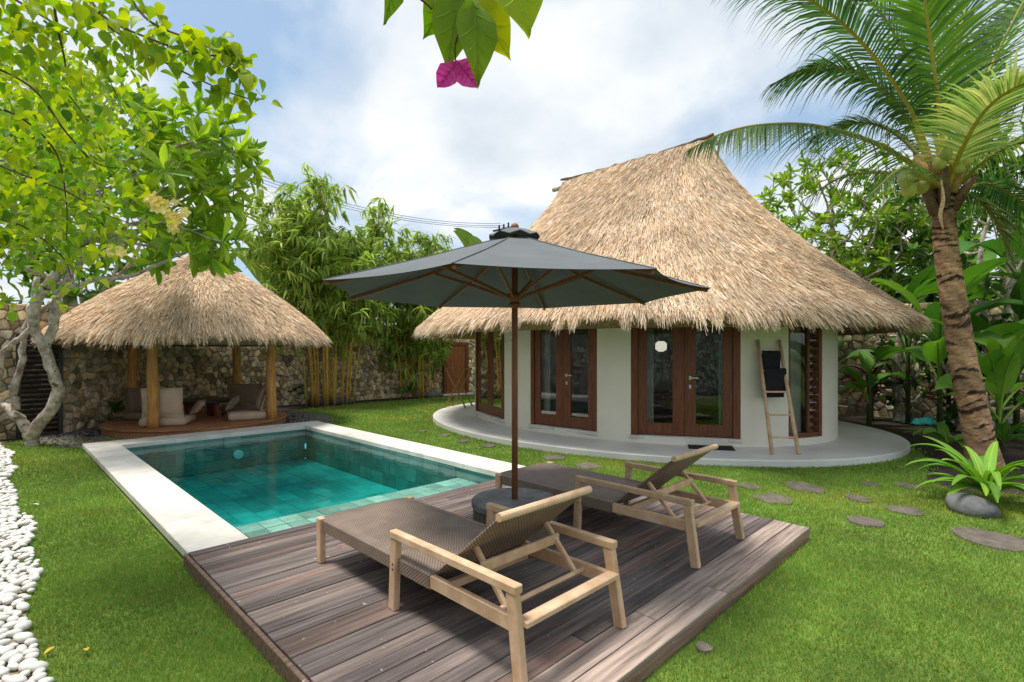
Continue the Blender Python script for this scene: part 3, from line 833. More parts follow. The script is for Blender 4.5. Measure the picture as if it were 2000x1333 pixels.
# ------------------------------------------------------------------ grass
def lawn_ok(x, y):
    ok = (x > strip_edge(y) - .04 + rng.normal(0, .02, x.shape)) & (y < 15.2) & (x < 14.5)
    ok &= ~((x > PX0 - .015) & (x < PX1 + .01) & (y > DY0 - .01) & (y < PY1 + .02))
    ok &= ((x - HC[0]) / TA) ** 2 + ((y - HC[1]) / TB) ** 2 > 1.0
    jx, jy = x + rng.normal(0, .06, x.shape), y + rng.normal(0, .06, x.shape)
    ok &= ~in_poly(jx, jy, BED_R) & ~in_poly(jx, jy, BED_B)
    for (a, b, r_) in SPOT: ok &= (x - a) ** 2 + (y - b) ** 2 > r_ * r_
    return ok
def blades(r0, r1, dens, hgt, wdt):
    n = int(dens * (r1 * r1 - r0 * r0) * 1.0 / 2 * R(112)); rad = np.sqrt(r0 * r0 + rng.random(n) * (r1 * r1 - r0 * r0)); ang = R(45) + (rng.random(n) - .5) * R(112)
    x, y = rad * np.cos(ang), rad * np.sin(ang); k = lawn_ok(x, y); x, y = x[k], y[k]; n = len(x)
    patch = .5 + .5 * np.sin(x * 1.7 + 1.3 * np.sin(y * 1.1)) * np.sin(y * 2.1 + np.sin(x * 2.3))
    h = hgt * rng.uniform(.55, 1.25, n) * (.8 + .35 * patch); a = rng.random(n) * 6.283; lean = rng.random(n) * .9 * h; la = rng.random(n) * 6.283
    wv_ = np.column_stack([np.cos(a), np.sin(a), np.zeros(n)]) * (wdt * rng.uniform(.6, 1.3, n))[:, None]
    B = np.column_stack([x, y, np.full(n, LAWN)]); tip = B + np.column_stack([lean * np.cos(la), lean * np.sin(la), h])
    V = np.stack([B - wv_, B + wv_, tip], 1).reshape(-1, 3)
    c_ = lerp_col((.72, .80, .7), (1.08, 1.03, .85), n, .09) * (.86 + .22 * patch)[:, None]
    p2 = .5 + .5 * np.sin(x * .9 + 2 * np.sin(y * .7 + 1)) * np.sin(y * 1.3 + 1.5 * np.sin(x * 1.9)); yl = np.clip((p2 - .55) * 2, 0, 1)[:, None]; c_ = c_ * (1 + yl * np.array([.42, .06, .1]))
    dry = rng.random(n) < .07; c_[dry] = c_[dry] * np.array([2.0, 1.15, 1.1])
    C = np.repeat(c_, 3, 0)
    return V, C
Vs, Cs = [], []
for a in ((1.2, 3.2, 15000, .028, .0023), (3.2, 5, 10000, .028, .0032), (5, 8, 5000, .03, .005), (8, 12, 1900, .033, .008), (12, 19, 800, .035, .013)):
    v_, c_ = blades(*a); Vs.append(v_); Cs.append(c_)
V = np.concatenate(Vs); C = np.concatenate(Cs)
gr = mesh_np('grass', V, np.arange(len(V)).reshape(-1, 3), 'grass', None, C)
tag(gr, 'short mown green lawn grass around pool and deck', 'grass', kind='stuff')

# ================================================================== the cottage
house = empty('thatched_cottage', (HC[0], HC[1], 0), 'oval white cottage with tall thatched roof and dark wooden glass doors', 'cottage')
def wall_phi(px, a=WA, b=WB):
    k = (px - HX) / F; dx_, dy_ = S2 * (1 + k), S2 * (1 - k)
    A = (dx_ / a) ** 2 + (dy_ / b) ** 2; B = -2 * (dx_ * HC[0] / a ** 2 + dy_ * HC[1] / b ** 2); C_ = (HC[0] / a) ** 2 + (HC[1] / b) ** 2 - 1
    D = max(B * B - 4 * A * C_, 0); t_ = (-B - math.sqrt(D)) / (2 * A)
    return math.atan2((dy_ * t_ - HC[1]) / b, (dx_ * t_ - HC[0]) / a)
def wpt(phi, off=0.0, z=0.0): return Vector((HC[0] + (WA + off) * math.cos(phi), HC[1] + (WB + off) * math.sin(phi), z))
def norm_phi(p_): return p_ % (2 * math.pi)
doors_px = [(931, 985), (1036, 1166), (1232, 1447), (1540, 1606)]
opens = []
for a, b in doors_px:
    p0, p1 = norm_phi(wall_phi(a)), norm_phi(wall_phi(b)); opens.append((p0, p1))      # photo left, photo right
ZB, ZT, ZH = .11, 2.16, 2.75
ivs = sorted([(min(o_), max(o_)) for o_ in opens])
brk = sorted(set([2 * math.pi * k / 120 for k in range(120)] + [x for iv in ivs for x in iv]))
wallm = MB(); TH = .2
for i, p0 in enumerate(brk):
    p1 = brk[(i + 1) % len(brk)] + (2 * math.pi if i == len(brk) - 1 else 0); mid = (p0 + p1) / 2
    op = any(iv[0] < mid < iv[1] for iv in ivs)
    for (za_, zb_) in (((-.05, ZB), (ZT, ZH)) if op else ((-.05, ZH),)):
        wallm.add([wpt(p0, 0, za_), wpt(p1, 0, za_), wpt(p1, 0, zb_), wpt(p0, 0, zb_), wpt(p0, -TH, za_), wpt(p1, -TH, za_), wpt(p1, -TH, zb_), wpt(p0, -TH, zb_)],
                  [(0, 1, 2, 3), (5, 4, 7, 6)])
    if op:
        for zz_ in (ZB, ZT):
            wallm.add([wpt(p0, 0, zz_), wpt(p1, 0, zz_), wpt(p1, -TH, zz_), wpt(p0, -TH, zz_)], [(0, 1, 2, 3)])
for iv in ivs:
    for p_ in iv: wallm.add([wpt(p_, 0, ZB), wpt(p_, -TH, ZB), wpt(p_, -TH, ZT), wpt(p_, 0, ZT)], [(0, 1, 2, 3)])
wallm.build('wall', 'plaster', house)
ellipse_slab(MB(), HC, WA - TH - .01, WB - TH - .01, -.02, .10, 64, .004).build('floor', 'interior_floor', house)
# plinth step below the doors
def chord(px0, px1, inset):
    p0, p1 = wpt(wall_phi(px0)), wpt(wall_phi(px1)); d = (p1 - p0).normalized(); nrm = Vector((d.y, -d.x, 0))
    if nrm.dot(p0 - Vector((HC[0], HC[1], 0))) < 0: nrm = -nrm
    return p0 - nrm * inset, p1 - nrm * inset, d, nrm
def glass_door(px0, px1, inset, handle, st=.125, jw=.075, rail=.20):
    p0, p1, d, nrm = chord(px0, px1, inset); W = (p1 - p0).length; up = Vector((0, 0, 1))
    rot = Matrix((d, nrm, up)).transposed()
    dr = MB()
    def bx(mb, u0, u1, z0, z1, t0, t1, ch=.004):
        c_ = p0 + d * ((u0 + u1) / 2) + nrm * ((t0 + t1) / 2) + up * ((z0 + z1) / 2); mb.cbox(c_, (u1 - u0, t1 - t0, z1 - z0), ch, rot)
    z0, z1 = ZB + .012, ZT - .004
    bx(dr, .002, jw, z0, z1, -.07, .05); bx(dr, W - jw, W - .002, z0, z1, -.07, .05); bx(dr, jw, W - jw, z1 - .09, z1, -.07, .048)
    door = dr.build('door', 'door_wood', house)
    mid = W / 2
    for k, (a, b) in enumerate(((jw + .004, mid - .002), (mid + .002, W - jw - .004))):
        lf = MB(); sa = st if k == 0 else st * 1.25; sb = st * 1.25 if k == 0 else st
        bx(lf, a, a + sa, z0 + .012, z1 - .095, -.03, .02); bx(lf, b - sb, b, z0 + .012, z1 - .095, -.03, .02)
        bx(lf, a + sa, b - sb, z0 + .012, z0 + rail, -.028, .018); bx(lf, a + sa, b - sb, z1 - .22, z1 - .095, -.028, .018)
        lf.build('door_leaf', 'door_wood', door)
        g_ = MB(); c0 = p0 + d * (a + sa - .01) - nrm * .006; c1 = p0 + d * (b - sb + .01) - nrm * .006
        bx(g_, a + sa - .01, b - sb + .01, z0 + rail - .01, z1 - .21, -.009, -.003, .0005)
        g_.build('pane', 'glass', door)
    if handle:
        h_ = MB(); u = mid + .002 + st * .62; zc_ = 1.06
        bx(h_, u - .018, u + .018, zc_ - .03, zc_ + .03, .02, .03); bx(h_, u - .012, u + .13, zc_ - .011, zc_ + .011, .055, .072); bx(h_, u - .01, u + .01, zc_ - .01, zc_ + .01, .03, .055)
        bx(h_, u - .018, u + .018, zc_ - .17, zc_ - .11, .02, .03); h_.build('handle', 'steel', door)
    s_ = MB(); bx(s_, -.02, W + .02, ZB - .045, ZB + .01, -.08, .085 + inset * .2, .006); s_.build('sill', 'coping', house)
    return p0, p1, d, nrm
D1 = glass_door(931, 985, .02, False, .10, .07)
D2 = glass_door(1036, 1166, .05, True)
D3 = glass_door(1232, 1447, .06, True, .14, .11)
# jalousie window at the end
p0, p1, d, nrm = chord(1540, 1606, .05); W = (p1 - p0).length; rot = Matrix((d, nrm, Vector((0, 0, 1)))).transposed()
wf = MB()
def bxw(mb, u0, u1, z0, z1, t0, t1, ch=.004):
    mb.cbox(p0 + d * ((u0 + u1) / 2) + nrm * ((t0 + t1) / 2) + Vector((0, 0, (z0 + z1) / 2)), (u1 - u0, t1 - t0, z1 - z0), ch, rot)
bxw(wf, .002, .05, ZB + .002, ZT, -.06, .04); bxw(wf, W - .07, W - .002, ZB + .002, ZT, -.06, .05); bxw(wf, .05, W - .07, ZB + .002, ZB + .07, -.06, .04); bxw(wf, .05, W - .07, ZT - .06, ZT, -.06, .04)
bxw(wf, W * .62, W * .62 + .03, ZB + .07, ZT - .06, -.05, .03)
win = wf.build('window', 'door_wood', house)
g_ = MB(); bxw(g_, .045, W * .62 + .005, ZB + .06, ZT - .05, -.012, -.006, .0005); g_.build('pane', 'window_glass', win)
for k in range(15):
    sm = MB(); zc_ = ZB + .14 + k * .125
    r2_ = rot @ Matrix.Rotation(R(50), 3, 'X')
    sm.cbox(p0 + d * (W * .81) + Vector((0, 0, zc_)), (W * .3, .11, .006), .001, r2_); sm.build('louvre_slat', 'glass', win)
# curtains behind the glass
def curtain(c0, d, nrm, wd, label):
    mb = MB(); n = 18; vv = []; ff = []
    for i in range(n + 1):
        u = i / n * wd; off = -.16 + .03 * math.sin(i * 1.9)
        for z_ in (.13, 1.1, 2.15): p_ = c0 + d * u + nrm * off; vv.append((p_.x, p_.y, z_))
    for i in range(n):
        for k in range(2): a = i * 3 + k; ff.append((a, a + 3, a + 4, a + 1))
    # give the cloth a thickness
    m_ = len(vv); vv += [(v[0] - nrm.x * .004, v[1] - nrm.y * .004, v[2]) for v in vv]; ff += [tuple(x + m_ for x in f[::-1]) for f in ff]
    mb.add(vv, ff); tag(mb.build('curtain', 'curtain', None, True), label, 'curtain', 'pale curtains inside the cottage')
for (DD, nm) in ((D1, 'narrow far'), (D2, 'middle'), (D3, 'wide near')):
    a, b, d_, n_ = DD; W_ = (b - a).length
    curtain(a + d_ * (W_ * .115), d_, n_, W_ * .10, 'pale curtain gathered at the left inside the %s glass door' % nm)
a, b, d_, n_ = D3; W_ = (b - a).length
curtain(a + d_ * (W_ * .82), d_, n_, W_ * .06, 'thin pale curtain edge at the right inside the wide near glass door')
curtain(p0 + d * (W * .38), d, nrm, W * .3, 'white sheer curtain behind the slatted window beside the ladder')
# interior: bed and hexagon lantern
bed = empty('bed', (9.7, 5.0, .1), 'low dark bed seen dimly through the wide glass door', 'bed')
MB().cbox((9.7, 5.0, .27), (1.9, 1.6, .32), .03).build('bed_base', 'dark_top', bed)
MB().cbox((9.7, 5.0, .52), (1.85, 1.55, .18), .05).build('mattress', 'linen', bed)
lp = at(1291, 677, 9.0)
lan = MB().lathe(lp, [(.04, -.09), (.095, -.05), (.095, .05), (.05, .09)], 6); 
lt = empty('pendant_lantern', lp, 'small white hexagonal lantern glowing inside the wide glass door', 'lamp')
lan.build('lamp_shade', 'lantern', lt); MB().tube([lp + Vector((0, 0, .11)), lp + Vector((0, 0, 1.6))], .006, 6).build('cord', 'cable', lt)

# ------------------------------------------------------------------ thatch
def thatch(root, cx, cy, prof, n_str, n_fr, L, phis=(0, 2 * math.pi), wdt=.011, name='roof', ridge=True):
    """prof(t)->(ax, ay, z) for t in 0..1; roof core + loose straw"""
    nt_, nph = 40, 120; V = []
    for i in range(nt_ + 1):
        ax, ay, z = prof(i / nt_)
        for k in range(nph):
            th = 2 * math.pi * k / nph; V.append((cx + ax * math.cos(th), cy + ay * math.sin(th), z))
    for i in range(nt_, -1, -1):
        ax, ay, z = prof(i / nt_)
        for k in range(nph):
            th = 2 * math.pi * k / nph; V.append((cx + (ax * .96 - .03 if ax > .3 else ax * .5) * math.cos(th), cy + (ay * .96 - .03) * math.sin(th), z - .20))
    Fq = []
    for i in range(2 * nt_ + 1):
        for k in range(nph):
            k2 = (k + 1) % nph; Fq.append((i * nph + k, (i + 1) * nph + k, (i + 1) * nph + k2, i * nph + k2))
    core = mesh_np(name, np.array(V), np.array(Fq), 'thatch_core', root, None, True)
    def surf(t_, th):
        T_ = np.array([prof(a) for a in np.linspace(0, 1.1, 111)]); f_ = np.clip(t_, 0, 1.0999) * 100
        i0 = f_.astype(int); k = (f_ - i0)[:, None]; q_ = T_[i0] * (1 - k) + T_[np.minimum(i0 + 1, 110)] * k
        return np.column_stack([cx + q_[:, 0] * np.cos(th), cy + q_[:, 1] * np.sin(th), q_[:, 2]])
    def straw(t_, th, ln, lift, jit, w_, drop):
        P = surf(t_, th); Pd = surf(t_ + .01, th); dn = Pd - P; dn /= np.linalg.norm(dn, axis=1)[:, None]
        Pt = surf(t_, th + .002); tg = Pt - P; tg /= np.linalg.norm(tg, axis=1)[:, None]
        nr = np.cross(dn, tg); nr *= np.sign(nr[:, 2])[:, None]
        n = len(t_); dn = dn + tg * rng.normal(0, jit, n)[:, None] + np.array([0, 0, -1]) * drop[:, None]; dn /= np.linalg.norm(dn, axis=1)[:, None]
        B = P + nr * (rng.uniform(-.01, .015, n))[:, None]
        E = B + dn * ln[:, None] + nr * (lift * rng.uniform(.2, 1.3, n))[:, None]
        wv_ = (tg + nr * rng.normal(0, .5, n)[:, None]) * (w_ * rng.uniform(.5, 1.4, n))[:, None] * .5
        Vv = np.stack([B - wv_, B + wv_, E + wv_ * .45, E - wv_ * .45], 1).reshape(-1, 3)
        a = rng.random((n, 1)); b = rng.random((n, 1))
        c_ = (np.array([[.58, .50, .41]]) * (1 - a) + np.array([[1.16, 1.15, 1.1]]) * a)
        c_ = np.where(b < .10, c_ * np.array([[.55, .47, .36]]), c_); c_ = np.where(b > .78, c_ * np.array([[1.14, 1.17, 1.28]]), c_)
        c_ = np.where((b > .70) & (b < .80), c_ * np.array([[1.02, .86, .66]]), c_)
        pt = .5 + .5 * np.sin(th * 9 + 4 * np.sin(t_ * 9)) * np.sin(t_ * 23 + 3 * np.sin(th * 5)); c_ = c_ * (.84 + .24 * pt[:, None]); wx = .5 + .5 * np.sin(th * 3.1 + 5 * np.sin(t_ * 4 + th)) * np.sin(t_ * 7 + 2 * np.sin(th * 2.3)); c_ = c_ * (1 - .13 * wx[:, None] * np.array([[.6, .8, 1.0]])); crs = (np.mod(t_ * 13 + .12 * np.sin(th * 23), 1) < .16)[:, None]; c_ = np.where(crs & (a < .5), c_ * .72, c_)
        return Vv, np.repeat(np.clip(c_, 0, 1.3), 4, 0)
    pt = rng.random(n_str * 2); keep = rng.random(n_str * 2) < (.22 + pt * .8) / 1.02; t_ = pt[keep][:n_str]; n = len(t_)
    th = rng.uniform(phis[0], phis[1], n)
    V1, C1 = straw(t_ * .97, th, rng.uniform(.5, 1.2, n) * L, .04, .10, wdt, np.zeros(n))
    th = rng.uniform(phis[0], phis[1], n_fr); t2 = rng.uniform(.955, 1.0, n_fr)
    clump = .5 + .5 * np.sin(th * 67 + 3 * np.sin(th * 31))
    V2, C2 = straw(t2, th, rng.uniform(.3, .95, n_fr) * L * (.55 + .75 * clump), .0, .12, wdt * .85, rng.uniform(.0, 1.0, n_fr))
    V = np.concatenate([V1, V2]); C = np.concatenate([C1, C2])
    o = mesh_np('thatch', V, np.arange(len(V)).reshape(-1, 4), 'thatch', core, C); o['kind'] = 'stuff'
    return core
RZ, EZ, RL = 5.66, 2.02, 1.88
def hprof(t_):
    ax = .12 + (EA - .12) * (t_ ** .95); ay = RL + (EB - RL) * (t_ ** 1.38)
    z = RZ - (RZ - EZ) * t_ ** .95
    return ax, ay, z
core = thatch(house, HC[0], HC[1], hprof, 230000, 44000, .31, wdt=.0085, phis=(0, 2 * math.pi))
# woven ridge rope, ridge pole ends
rp = []
for k in range(25):
    yy = -RL - .05 + (2 * RL + .1) * k / 24; rp.append((HC[0] + .02 * math.sin(k * 2.1), HC[1] + yy, RZ + .02 + .05 * (abs(yy) / RL) ** 3 + .012 * math.sin(k * 3.7)))
MB().tube(rp, [.034 + .007 * math.sin(i * 2.3) for i in range(25)], 8).build('ridge_rope', 'ridge_rope', core)
MB().tube([(HC[0], HC[1] - RL - .26, RZ - .1), (HC[0], HC[1] + RL + .3, RZ - .12)], .055, 10).build('ridge_pole', 'bark_grey', core)

# ================================================================== the pavilion
pav = empty('thatched_pavilion', (GC[0], GC[1], LAWN), 'small round open pavilion with conical thatched roof beside the pool', 'pavilion')
GZ = .05; G_APEX, G_EAVE = 3.55, 1.80
def gprof(t_):
    a = .06 + (GR - .06) * t_ ** .96
    return a, a, G_APEX - (G_APEX - G_EAVE) * (t_ * .86 + .14 * t_ ** 4)
thatch(pav, GC[0], GC[1], gprof, 80000, 20000, .28, wdt=.0095)
ellipse_slab(MB(), GC, GP - .03, GP - .03, LAWN - .05, GZ - .028, 72).build('platform', 'platform_wood', pav)
yy = GC[1] - GP; k = 0
while yy < GC[1] + GP - .02:
    wd = .115; ym = yy + wd / 2; hw0 = math.sqrt(max(GP ** 2 - (yy - GC[1]) ** 2, 0)); hw1 = math.sqrt(max(GP ** 2 - (min(yy + wd, GC[1] + GP) - GC[1]) ** 2, 0))
    a0, a1 = max(hw0, .02), max(hw1, .02); z0, z1 = GZ - .027, GZ; y1 = yy + wd - .006
    vv = [(GC[0] - a0, yy, z0), (GC[0] + a0, yy, z0), (GC[0] + a1, y1, z0), (GC[0] - a1, y1, z0), (GC[0] - a0, yy, z1), (GC[0] + a0, yy, z1), (GC[0] + a1, y1, z1), (GC[0] - a1, y1, z1)]
    MB().add(vv, [(3, 2, 1, 0), (4, 5, 6, 7), (0, 1, 5, 4), (1, 2, 6, 5), (2, 3, 7, 6), (3, 0, 4, 7)]).build('plank', 'platform_wood', pav)
    yy += wd
posts = [(2.13, 11.62), (4.18, 11.38), (2.13, 13.6), (4.18, 13.6)]
for i, (x_, y_) in enumerate(posts):
    pth = [(x_ + .010 * math.sin(k * 1.0 + i), y_ + .010 * math.cos(k * 1.1 + i * 2), GZ - .02 + k * .25) for k in range(9)]
    MB().tube(pth, [.103 - .0022 * k + .005 * math.sin(k * 2.1 + i) for k in range(9)], 12).build('post', 'post_wood', pav, True)
for (a, b) in ((0, 1), (2, 3), (0, 2), (1, 3)):
    MB().tube([(*posts[a], 1.93), (*posts[b], 1.93)], .06, 8).build('beam', 'post_wood', pav)

def pillow(mb, c, w_, h_, th, yaw, tilt, n=8):
    """puffy square cushion standing: width w, height h"""
    rot = Matrix.Rotation(yaw, 3, 'Z') @ Matrix.Rotation(tilt, 3, 'X'); vv = []; ff = []
    for s_ in (-1, 1):
        for i in range(n + 1):
            for j in range(n + 1):
                u, v_ = i / n * 2 - 1, j / n * 2 - 1
                b = (1 - abs(u) ** 3.2) * (1 - abs(v_) ** 3.2); pin = 1 - .05 * (1 - abs(u * v_))
                vv.append(Vector(c) + rot @ Vector((u * w_ / 2 * pin, s_ * (th / 2 * (.12 + .88 * b ** .55)), v_ * h_ / 2 * pin)))
    m_ = (n + 1) ** 2
    for i in range(n):
        for j in range(n):
            a = i * (n + 1) + j; f_ = (a, a + 1, a + n + 2, a + n + 1); ff += [f_[::-1], tuple(x + m_ for x in f_)]
    rim = [i * (n + 1) for i in range(n + 1)] + [n * (n + 1) + j for j in range(1, n + 1)] + [i * (n + 1) + n for i in range(n - 1, -1, -1)] + [j for j in range(n - 1, 0, -1)]
    for k in range(len(rim)): a, b = rim[k], rim[(k + 1) % len(rim)]; ff.append((a, b, b + m_, a + m_))
    return mb.add([tuple(v) for v in vv], ff)
def floor_seat(loc, yaw, mat, label, tilt=.25, hh=.58, wdt=.78):
    s_ = empty('floor_seat', (*loc, GZ), label, 'seat', 'cushion seats in the pavilion')
    rot = Matrix.Rotation(yaw, 3, 'Z')
    def P_(x_, y_, z_): return Vector((loc[0], loc[1], GZ)) + rot @ Vector((x_, y_, z_))
    mb = MB(); mb.cbox(P_(0, .08, .085), (wdt, .72, .16), .05, rot); mb.build('seat_cushion', mat, s_, True)
    mb = MB(); pillow(mb, P_(0, -.24, .165 + hh / 2 * math.cos(tilt)), wdt * .9, hh, .2, yaw, tilt); mb.build('back_cushion', mat, s_, True)
    return s_
floor_seat((2.42, 11.95), R(-28), 'cushion', 'beige floor seat with upright back cushion behind the front pavilion post', .12)
floor_seat((3.93, 11.85), R(76), 'cushion', 'beige floor seat with leaning cushion beside the right pavilion post', .3)
floor_seat((4.15, 13.1), R(150), 'cushion_dark', 'brown shaded floor seat at the rear of the pavilion', .12, .5, .85)
floor_seat((2.35, 13.3), R(215), 'cushion_dark', 'shaded floor seat at the dim rear left of the pavilion', .12, .5, .7)
mb = MB(); pillow(mb, (2.95, 11.93, GZ + .165 + .15), .36, .32, .13, R(60), .6)
tag(mb.build('throw_pillow', 'cushion', None, True), 'small beige pillow lying on the seat by the front post', 'pillow')
mb = MB(); pillow(mb, (3.62, 12.02, GZ + .165 + .17), .4, .36, .13, R(70), .75)
tag(mb.build('throw_pillow', 'cushion', None, True), 'small pillow propped against the leaning cushion by the right post', 'pillow')
tb = empty('low_table', (3.2, 12.65, GZ), 'low red wooden table with dark top inside the pavilion', 'table')
MB().lathe((3.2, 12.65, GZ), [(.55, .34), (.57, .36), (.57, .385), (.55, .4)], 28).build('table_top', 'dark_top', tb)
for k in range(4):
    th = R(45 + 90 * k); p_ = Vector((3.2 + .36 * math.cos(th), 12.65 + .36 * math.sin(th), GZ))
    MB().beam(p_, p_ + Vector((-.06 * math.cos(th), -.06 * math.sin(th), .345)), .16, .06, (math.cos(th), math.sin(th), 0)).build('leg', 'red_wood', tb)

# louvred door in the left part of the back wall
lv = empty('louvred_door', (.25, 13.0, LAWN), 'dark louvred wooden door in the stone wall behind the tree trunk', 'door')
dd = Vector((2.55, .2, 0)).normalized(); nn = Vector((dd.y, -dd.x, 0)); rot = Matrix((dd, nn, Vector((0, 0, 1)))).transposed(); c0 = Vector((.62, 13.12, 0)) + nn * .14
fr_ = MB()
for u in (-.29, .29): fr_.cbox(c0 + dd * u + Vector((0, 0, .85)), (.07, .07, 1.9), .004, rot)
for z_ in (-.06, 1.77): fr_.cbox(c0 + Vector((0, 0, z_)), (.51, .07, .07), .004, rot)
fr_.build('frame', 'shutter', lv)
for k in range(20):
    MB().cbox(c0 + Vector((0, 0, .02 + k * .09)), (.50, .1, .014), .003, rot @ Matrix.Rotation(R(40), 3, 'X')).build('slat', 'shutter', lv)

# brown garden door by the cottage
gd = empty('garden_door', (11.5, 14.8, LAWN), 'reddish wooden garden door in the stone wall beyond the cottage', 'door')
dd = Vector((2.8, -.55, 0)).normalized(); nn = Vector((dd.y, -dd.x, 0)); rot = Matrix((dd, nn, Vector((0, 0, 1)))).transposed(); c0 = Vector((11.85, 14.83, 0)) + nn * .15
fr_ = MB()
for u in (-.44, .44): fr_.cbox(c0 + dd * u + Vector((0, 0, .85)), (.12, .12, 1.9), .005, rot)
fr_.cbox(c0 + Vector((0, 0, 1.74)), (.76, .12, .12), .005, rot); fr_.build('frame', 'door_wood', gd)
for k in range(5): MB().cbox(c0 + dd * (-.3 + k * .15) + Vector((0, 0, .79)), (.147, .05, 1.78), .004, rot).build('plank', 'door_plank', gd)
MB().cbox(c0 + nn * .1 + Vector((0, 0, LAWN + .03)), (1.2, .3, .06), .01, rot).build('threshold', 'coping', gd)

# ================================================================== sun loungers
def make_lounger():
    ro = empty('sun_lounger', (0, 0, 0)); hw = .375
    def B(name, p0, p1, w_, h_, mat='teak', up=(0, 0, 1), parent=ro): return MB().beam(p0, p1, w_, h_, up, .005).build(name, mat, parent)
    for s_ in (-1, 1):
        x_ = s_ * hw
        B('side_rail', (x_ * .94, -.96, .262), (x_ * .94, 1.0, .262), .034, .072)
        B('leg', (x_, .965, 0), (x_, .965, .315), .042, .06, up=(0, 1, 0))
        B('leg', (x_ * 1.03, -1.02, 0), (x_, -.955, .418), .042, .062, up=(0, 1, 0))
        B('arm_post', (x_, .02, 0), (x_, -.005, .418), .042, .062, up=(0, 1, 0))
        B('armrest', (x_, -.995, .438), (x_, .03, .438), .05, .042)
        for (yy_, zz_) in ((.0, .27), (.0, .24), (-.985, .27), (-.985, .24)):
            MB().tube([(x_ + s_ * .02, yy_, zz_), (x_ + s_ * .0235, yy_, zz_)], .006, 8).build('bolt', 'rubber', ro)
    B('cross_rail', (-hw * .9, .97, .285), (hw * .9, .97, .285), .04, .04)
    B('cross_rail', (-hw * .96, -.995, .285), (hw * .96, -.995, .285), .07, .03)
    B('cross_rail', (-hw * .9, -.36, .225), (hw * .9, -.36, .225), .045, .045)
    MB().tube([(-hw * .9, -.80, .262), (hw * .9, -.80, .262)], .013, 10).build('dowel', 'teak', ro)
    # woven seat, with its woven side apron
    def panel(name, p0, p1, w_, th, up):
        p0 = Vector(p0); p1 = Vector(p1); d = (p1 - p0).normalized(); x = Vector((1, 0, 0)); n = x.cross(d).normalized(); ln = (p1 - p0).length
        vv = []; uv = []; na, nb = 12, 10
        for s_ in (1, -1):
            for i in range(na + 1):
                for j in range(nb + 1):
                    u = j / nb * 2 - 1; e_ = 1 - abs(u) ** 6; sag = -.008 * (1 - u * u) * math.sin(math.pi * i / na)
                    p_ = p0 + d * (ln * i / na) + x * (u * w_ / 2) + n * (s_ * th / 2 * (.35 + .65 * e_) + sag); vv.append(p_)
        m_ = (na + 1) * (nb + 1); ff = []
        for i in range(na):
            for j in range(nb):
                a = i * (nb + 1) + j; f_ = (a, a + 1, a + nb + 2, a + nb + 1); ff += [f_, tuple(q_ + m_ for q_ in f_[::-1])]
        for i in range(na):
            for j in (0, nb): a = i * (nb + 1) + j; b = a + nb + 1; ff.append((a, b, b + m_, a + m_) if j == 0 else (b, a, a + m_, b + m_))
        for i in (0, na):
            for j in range(nb): a = i * (nb + 1) + j; ff.append((a + 1, a, a + m_, a + 1 + m_) if i == 0 else (a, a + 1, a + 1 + m_, a + m_))
        me = bpy.data.meshes.new(name); me.from_pydata([tuple(v) for v in vv], [], ff)
        ul = me.uv_layers.new(name='UV')
        for lp_ in me.loops:
            v = me.vertices[lp_.vertex_index].co; ul.data[lp_.index].uv = (v.x, (v - p0).dot(d))
        me.polygons.foreach_set('use_smooth', np.full(len(me.polygons), True)); me.update()
        return link(name, me, 'wicker', ro)
    panel('woven_seat', (0, -.33, .298), (0, 1.005, .298), .735, .03, 0)
    for s_ in (-1, 1):
        mb = MB(); mb.cbox((s_ * hw * .94, .33, .262), (.046, 1.32, .088), .008); o_ = mb.build('woven_apron', 'wicker', ro)
        ul = o_.data.uv_layers.new(name='UV')
        for lp_ in o_.data.loops: v = o_.data.vertices[lp_.vertex_index].co; ul.data[lp_.index].uv = (v.z, v.y)
    panel('backrest', (0, -.335, .295), (0, -.835, .715), .68, .036, 0)
    MB().tube([(-.352, -.838, .718), (.352, -.838, .718)], .021, 12).build('top_bar', 'teak', ro)
    B('back_brace', (-.30, -.655, .415), (.30, -.655, .415), .022, .055)
    for s_ in (-1, 1):
        B('back_strut', (s_ * .27, -.575, .50), (s_ * .27, -.81, .255), .026, .03)
    return ro
lg = make_lounger()
lg.location = (2.025, 2.60, .001); tag(lg, 'nearer teak and woven sun lounger, in front of the umbrella base', 'sun lounger', 'sun loungers on the deck')
lg2 = copy_tree(lg); lg2.location = (3.82, 2.66, .001); lg2['label'] = 'farther teak and woven sun lounger, behind the umbrella base'

# ================================================================== parasol
UX, UY = 2.88, 2.85
dr_ = empty('umbrella_base', (UX, UY, 0), 'round dark stone umbrella base between the two loungers', 'base')
MB().lathe((UX, UY, 0), [(.315, .001), (.325, .02), (.325, .295)], 40).build('drum', 'concrete_side', dr_)
MB().lathe((UX, UY, 0), [(.332, .297), (.336, .302), (.336, .335), (.33, .345)], 48).build('top_slab', 'concrete', dr_)
um = empty('parasol', (UX, UY, .346), 'dark grey octagonal parasol with wooden pole and ribs', 'parasol')
MB().tube([(UX, UY, .346), (UX, UY, 2.40)], .024, 14).build('pole', 'dark_teak', um, True)
RIM, APX, UR = 1.945, 2.405, 1.44; a0 = R(-13)
cor = [Vector((UX + UR * math.cos(a0 + k * math.pi / 4), UY + UR * math.sin(a0 + k * math.pi / 4), RIM)) for k in range(8)]
top = Vector((UX, UY, APX))
